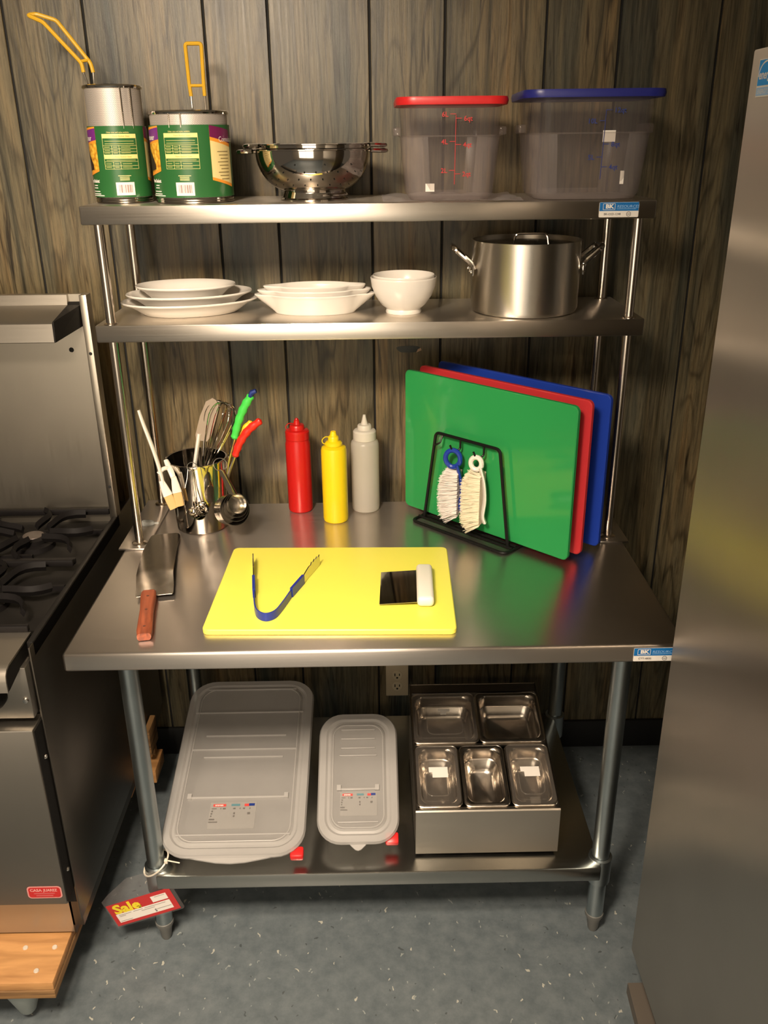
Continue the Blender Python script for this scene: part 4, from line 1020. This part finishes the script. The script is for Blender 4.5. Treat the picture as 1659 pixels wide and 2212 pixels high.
# dough scraper
ds = thing('dough_scraper', 'bench scraper with a mirror steel blade and white handle on the yellow board', 'scraper', (.075, .222, ZB), (0, 0, math.radians(-2)))
mk('blade', xform(B_(-.063, .024, -.074, .074, -.0006, .0006), Matrix.Translation((0, 0, .008)) @ Matrix.Rotation(math.radians(-4), 4, 'Y')), brushed('scraper_mirror', (.42, .39, .36), .05, (20, 20, 20), spread=.02, bump=.002), ds)
mk('handle', B_(.016, .052, -.082, .082, .0003, .024, bev=.009, seg=4), WHITEP, ds)
# pie server / turner
tn = thing('offset_turner', 'steel offset turner with a red wooden handle at the left of the table', 'turner', (-.495, .25, T), (0, 0, math.radians(10)))
def band(pts, w, th, r=0):
    bm = bmesh.new(); R_ = []
    for y, z, w_, ox in pts: R_.append([(ox-w_, y, z), (ox+w_, y, z), (ox+w_, y, z+th), (ox-w_, y, z+th)])
    return loft(R_, bm)
mk('blade', band([(-.035, .010, .0375, .012), (-.030, .010, .040, .012), (0, .012, .0405, .012), (.05, .020, .0405, .010), (.08, .017, .0405, .010), (.20, .0095, .0400, .014), (.27, .0070, .0375, .022), (.285, .0068, .0360, .023), (.295, .0066, .033, .023), (.300, .0066, .026, .023)], 0, .0012), TURNER, tn, smooth=60)
hh = mk('handle', loft([[(x, y, z) for x, z in ((-.010, .002), (.010, .002), (.0135, .006), (.0135, .014), (.010, .018), (-.010, .018), (-.0135, .014), (-.0135, .006))] for y in (-.208, -.205)]+[[(x*k, y, z) for x, z in ((-.010, .001), (.010, .001), (.0145, .005), (.0145, .015), (.010, .019), (-.010, .019), (-.0145, .015), (-.0145, .005))] for y, k in ((-.19, 1.05), (-.10, .95), (-.04, 1.12), (-.022, 1.05))]), HANDLEW, tn, smooth=60)
mk('tang', B_(-.0138, .0138, -.2075, -.03, .0085, .0112), TURNER, hh, smooth=0)
for y in (-.18, -.11, -.05): mk('rivet', lathe([(0, .0188), (.003, .0188), (.003, .0195), (0, .0197)], 12, c=(0, y, 0)), plain('handle_rivet', (.09, .03, .02), .4), hh)
# small clear plug
cl = thing('plastic_plug', 'small clear plastic cap lying by the left rear post foot', 'cap', (-.585, .612, T+.0055))
mk('shell', xform(lathe([(0, 0), (.012, 0), (.014, .004), (.012, .012), (.006, .016), (0, .016)], 20), Matrix.Diagonal((1.5, .8, .8, 1))), see_through('clear_cap', (.50, .52, .50), .45, .2), cl)
mk('stem', tube([(.010, 0, .004), (.030, .002, .004)], .003, 8), see_through('clear_cap_stem', (.50, .52, .50), .5, .2), cl)

# ------------------------------------------------------------------ storage boxes on the undershelf
U = .2342
def storage_box(label, cx, yf, yb_, zf, zb_, wd, hinge, ribs, ranks, tongue, rad):
    t = thing('storage_box', label, 'storage box', (cx, (yf+yb_)/2, U), group='storage boxes with translucent lids')
    ln = math.hypot(yb_-yf, zb_-zf); ang = math.atan2(zb_-zf, yb_-yf)
    ML = Matrix.Translation((cx, yf, zf)) @ Matrix.Rotation(ang, 4, 'X') @ Matrix.Translation((0, ln/2, 0))
    # body: rim follows the sloping lid, the floor of the box stands on the shelf
    topr = [ML @ Vector((x, y, -.004)) for x, y in rrect(wd-.022, ln-.022, rad, 6)]
    botr = [Vector((p.x*.90+cx*.10, (p.y-yb_)*.76+yb_-.01, U)) for p in topr]
    botr2 = [Vector((p.x*.92+cx*.08, (p.y-yb_)*.80+yb_-.008, U+.012)) for p in topr]
    mw('body', loft([botr, botr2, topr], cap1=False), FROSTB, t)
    def LL(*s): return [[ML @ Vector(p) for p in q] for q in s]
    lid = mw('lid', loft(LL(sec(wd, ln, rad+.008, -.010, 7), sec(wd+.003, ln+.003, rad+.009, -.004, 7), sec(wd-.004, ln-.004, rad+.006, .003, 7), sec(wd-.034, ln-.034, rad-.006, .004, 7), sec(wd-.044, ln-.044, rad-.010, .000, 7), sec(wd-.056, ln-.056, rad-.014, .001, 7), sec(wd-.064, ln-.064, rad-.018, .005, 7)), cap0=False, cap1=False), FROST, t, label='translucent frosted lid')
    mw('lid_panel', loft(LL(sec(wd-.064, ln-.064, rad-.018, .005, 7), sec(wd-.076, ln-.076, rad-.022, .004, 7)), cap0=False), FROST2, lid)
    mw('raised_line', tube([ML @ Vector((x, y, .0058)) for x, y in rrect(wd-.070, ln-.070, rad-.018, 7)], .0016, 6, closed=True), FROST, lid)
    mw('hinge', merge(merge(xform(B_(-wd/2+.046, wd/2-.046, -.0025, .0025, .002, .009, bev=.001), ML @ Matrix.Translation((0, hinge, 0))), xform(B_(-wd/2+.046, -wd/2+.056, -.004, .010, .002, .011), ML @ Matrix.Translation((0, hinge, 0)))), xform(B_(wd/2-.056, wd/2-.046, -.004, .010, .002, .011), ML @ Matrix.Translation((0, hinge, 0)))), WHITEP if False else FROST, lid)
    for y, k in ribs:
        mw('rib', xform(B_(-wd*k/2, wd*k/2, -.0016, .0016, .003, .0085, bev=.001), ML @ Matrix.Translation((0, y, 0))), FROST, lid)
    tw = tongue
    lip = [(-tw, .004), (-tw*.7, -.004), (-tw*.3, -.013), (0, -.0155), (tw*.3, -.013), (tw*.7, -.004), (tw, .004)]
    mw('pull_tab', xform(prism(lip, -.009, -.005), ML @ Matrix.Translation((0, -ln/2, 0))), FROST, lid)
    # red corner clip under the lid
    mw('corner_clip', xform(B_(-.016, .016, -.014, .014, -.030, -.010, bev=.005), ML @ Matrix.Translation((wd/2-.017, -ln/2+.016, 0))), LIDRED, t, label='red corner clip')
    # printed product card
    pm = ML @ Matrix.Translation((ranks['x'], ranks['y'], .0052)); k = ranks['k']
    card = mw('printed_card', xform(B_(-.052*k, .060*k, -.060*k, .014*k, -.0003, .0003), pm), see_through('card_film', (.50, .48, .45), .72, .4), t, smooth=0)
    def pr(name, x0, x1, y0, y1, m_): mw(name, xform(B_(x0*k, x1*k, y0*k, y1*k, .0005, .0008), pm), m_, card, smooth=0)
    pr('red_mark', -.045, -.014, .002, .009, plain('print_red', (.62, .06, .05), .5)); pr('teal_mark', -.001, .020, .003, .009, TEAL)
    pr('red_mark', .031, .042, .002, .009, plain('print_red', (.62, .06, .05), .5)); pr('blue_mark', .042, .056, .003, .010, INKBLUE)
    text('lettering', 'araven', .0075*k, PAPER, card, pm @ Matrix.Translation((-.0405*k, .0034*k, .0010)), bold=.0002)
    bm = bmesh.new()
    for x0, x1, y0, y1 in ((-.048, -.036, -.005, -.003), (-.027, -.025, -.006, -.002), (-.021, -.014, -.006, -.002), (.004, .010, -.006, -.002), (.020, .022, -.006, -.002), (.028, .033, -.006, -.002), (.044, .046, -.006, -.002),
                           (-.048, -.044, -.013, -.009), (-.049, -.045, -.020, -.016), (-.049, -.046, -.027, -.023), (.006, .010, -.020, -.015), (.006, .010, -.028, -.023), (.040, .047, -.021, -.015), (-.051, -.038, -.036, -.032), (-.051, -.030, -.043, -.040)):
        merge(bm, xform(B_(x0*k, x1*k, y0*k, y1*k, .0005, .0008), pm))
    mw('print_marks', bm, plain('print_grey', (.14, .13, .12), .6), card, smooth=0)
    return t
storage_box('large storage box with a translucent lid at the left of the undershelf', -.346, .106, .640, .290, .412, .340, -.118, [(.238, .72), (.155, .86), (.075, .62), (.030, .80), (.005, .60), (-.222, .80)], dict(x=-.012, y=-.145, k=1.0), .115, .060)
storage_box('narrow storage box with a translucent lid in the middle of the undershelf', -.049, .142, .442, .287, .438, .196, -.038, [(.120, .44), (.095, .44), (.070, .44), (.050, .48), (-.120, .50)], dict(x=-.002, y=-.056, k=.80), .024, .050)

# ------------------------------------------------------------------ condiment station with five pans
SA = math.radians(13.8); SX0, SX1, SYF, SZF, SLEN = .088, .428, .150, .374, .392
cs = thing('condiment_station', 'slanted stainless steel condiment holder at the right of the undershelf', 'pan holder', ((SX0+SX1)/2, .33, U))
MS = Matrix.Translation(((SX0+SX1)/2, SYF, SZF)) @ Matrix.Rotation(SA, 4, 'X'); SW = SX1-SX0
ye = SYF+SLEN*math.cos(SA); ze = SZF+SLEN*math.sin(SA)
mw('front_panel', extr([(SYF, SZF), (SYF-.003, SZF-.003), (SYF-.003, .246), (SYF, .243), (SYF+.003, .246), (SYF+.003, SZF-.004)], 'x', SX0, SX1), STEEL_RANGE, cs)
for x in (SX0, SX1-.002):
    mw('side_panel', extr([(SYF, .246), (ye, .246), (ye, ze), (SYF, SZF)], 'x', x, x+.002), PANM, cs, smooth=0)
mw('back_panel', B_(SX0+.002, SX1-.002, ye-.003, ye, .246, ze), PANM, cs, smooth=0)
for x in (SX0+.02, SX1-.02):
    for y in (SYF+.02, ye-.02): mw('foot', B_(x-.003, x+.003, y-.003, y+.003, U, .2475), MIRROR, cs, smooth=0)
# top frame: perimeter and divider bars between the pans
bm = bmesh.new(); yd = .187
for r in ((-SW/2, SW/2, 0, .008), (-SW/2, SW/2, yd-.004, yd+.004), (-SW/2, SW/2, SLEN-.030, SLEN), (-SW/2, -SW/2+.006, 0, SLEN), (SW/2-.006, SW/2, 0, SLEN)):
    merge(bm, xform(B_(r[0], r[1], r[2], r[3], -.003, 0), MS))
mw('top_frame', bm, brushed('steel_station_frame', (.30, .27, .23), .30, (5, 500, 500)), cs, smooth=0)  # steel colour darkened to stand in for the dark wall it reflects
def food_pan(label, x, y, w_, d_, depth):
    m = MS @ Matrix.Translation((x, y, .0008))
    o = thing('food_pan', label, 'food pan', m.translation-Vector((0, 0, depth)), group='steel pans in the condiment holder')
    o.rotation_euler = (SA, 0, 0)
    rings = [sec(w_, d_, .014, 0, 6), sec(w_, d_, .014, .003, 6), sec(w_-.006, d_-.006, .014, .004, 6), sec(w_-.016, d_-.018, .020, .0032, 6), sec(w_-.020, d_-.022, .024, -.002, 6), sec(w_-.022, d_-.030, .024, -.028, 6), sec(w_-.028, d_-.038, .022, -.030, 6), sec(w_-.034, d_-.050, .024, -depth+.008, 6), sec(w_-.052, d_-.070, .018, -depth, 6)]
    body = mw('well', loft([[m @ Vector(p) for p in q] for q in rings], cap0=False), PANM, o, smooth=50)
    mw('rim', tube([m @ Vector((a, b, .0015)) for a, b in rrect(w_, d_, .014, 6)], .0022, 6, closed=True), PANM, o)
    return o
def pan_lid(label, x, y, w_, d_, notch, paper):
    m = MS @ Matrix.Translation((x, y, .0062))
    o = thing('pan_lid', label, 'lid', m.translation, (SA, 0, 0), group='clear lids on the pans')
    rings = [sec(w_, d_, .014, 0, 6), sec(w_-.001, d_-.001, .014, .004, 6), sec(w_-.020, d_-.022, .018, .004, 6), sec(w_-.026, d_-.028, .018, -.003, 6)]
    mw('sheet', loft([[m @ Vector(p) for p in q] for q in rings], cap0=False), CLEARLID, o)
    mw('recess_edge', tube([m @ Vector((a, b-.004, -.002)) for a, b in rrect(w_*.56, d_*.62, .016, 6)], .0014, 6, closed=True), CLEARLID, o)
    if paper:
        px, py, pw, ph = paper; mw('paper_label', merge(xform(B_(px-pw/2, px+pw/2, py, py+ph/2, .0, .0006), m), xform(B_(px-pw*.32, px+pw/2 if pw > .03 else px+pw*.2, py-ph/2, py, .0, .0006), m)), PAPER, o, smooth=0)
    if notch: mw('latch', xform(B_(-.012, .012, -d_/2-.002, -d_/2+.016, .003, .007, bev=.001), m), CLEARLID, o)
    return o
cxs = (-.1125, 0, .1125)
yfr, ybk = .094, .272
food_pan('narrow steel pan at the front left of the condiment holder, under a clear lid', cxs[0], yfr, .106, .174, .062)
food_pan('narrow open steel pan in the front middle of the condiment holder', cxs[1], yfr, .106, .174, .062)
food_pan('narrow steel pan at the front right of the condiment holder, under a latched lid', cxs[2], yfr, .106, .174, .062)
food_pan('wide steel pan at the back left of the condiment holder, under a clear lid', -.084, ybk, .164, .160, .062)
food_pan('wide open steel pan at the back right of the condiment holder', .084, ybk, .164, .160, .062)
pan_lid('clear lid with a torn paper label on the front left pan', cxs[0], yfr, .104, .172, False, (.002, .008, .046, .030))
pan_lid('clear lid with a latch and paper label on the front right pan', cxs[2], yfr, .104, .172, True, (.0, .006, .046, .028))
pan_lid('clear lid with a small light label on the back left pan', -.084, ybk, .162, .158, False, (.0, .018, .030, .018))

# ------------------------------------------------------------------ sale tag tied to the leg
stg = thing('sale_tag', 'red bordered sale tag in a clear pocket tied to the left front leg', 'tag', (-.545, .108, .13))
d_ = Vector((.1485, 0, .0535)).normalized(); n_ = Vector((-.0535, 0, .1485)).normalized()
mt_ = frame((-.6315, .104, .078), d_, n_)
pk = mw('clear_pocket', xform(prism([(-.004, -.005), (.170, -.005), (.175, .0), (.175, .122), (.150, .128), (.085, .130), (.02, .098), (-.004, .082)], -.0012, -.0006), mt_), POCKET, stg, smooth=0)
cd = mw('card', flatpoly(rect(0, .166, 0, .068), mt_, .0006), CARDRED, stg, smooth=0, label='red bordered paper card')
m5 = mt_ @ Matrix.Translation((0, 0, .0009))
mw('white_field', merge(flatpoly(rect(.011, .152, .009, .036), m5, .0002), flatpoly(rect(.112, .152, .040, .058), m5, .0002)), PAPER, cd, smooth=0)
m6 = mt_ @ Matrix.Translation((0, 0, .0013))
text('lettering', 'Sale', .038, PASTEL_Y, cd, m6 @ Matrix.Translation((.0125, .0375, 0)), bold=.0016, sx=1.14)
bm = bmesh.new()
for x0, x1, y in ((.018, .050, .031), (.056, .080, .031), (.085, .140, .031), (.018, .034, .027), (.075, .110, .026), (.014, .045, .012), (.112, .150, .018), (.122, .148, .054)):
    merge(bm, flatpoly(rect(x0, x1, y, y+.0016), m6, .0002))
mw('faint_print', bm, plain('faint_grey', (.36, .32, .29), .6), cd, smooth=0)
text('lettering', '$', .012, INK, cd, m6 @ Matrix.Translation((.105, .012, 0)))
zt_ = mw('cable_tie', tube([(-.531+.030*math.cos(a), .14+.031*math.sin(a), .240+.020*math.cos(a-.3)) for a in [2*PI*i/28 for i in range(28)]], .0022, 6, closed=True), CREAMP, stg)
mw('tie_tail', tube([(-.503, .128, .252), (-.498, .124, .262), (-.470, .122, .256)], .0016, 6), CREAMP, zt_)
mw('tie_head', B_(-.506, -.498, .120, .129, .255, .265, bev=.001), CREAMP, zt_)
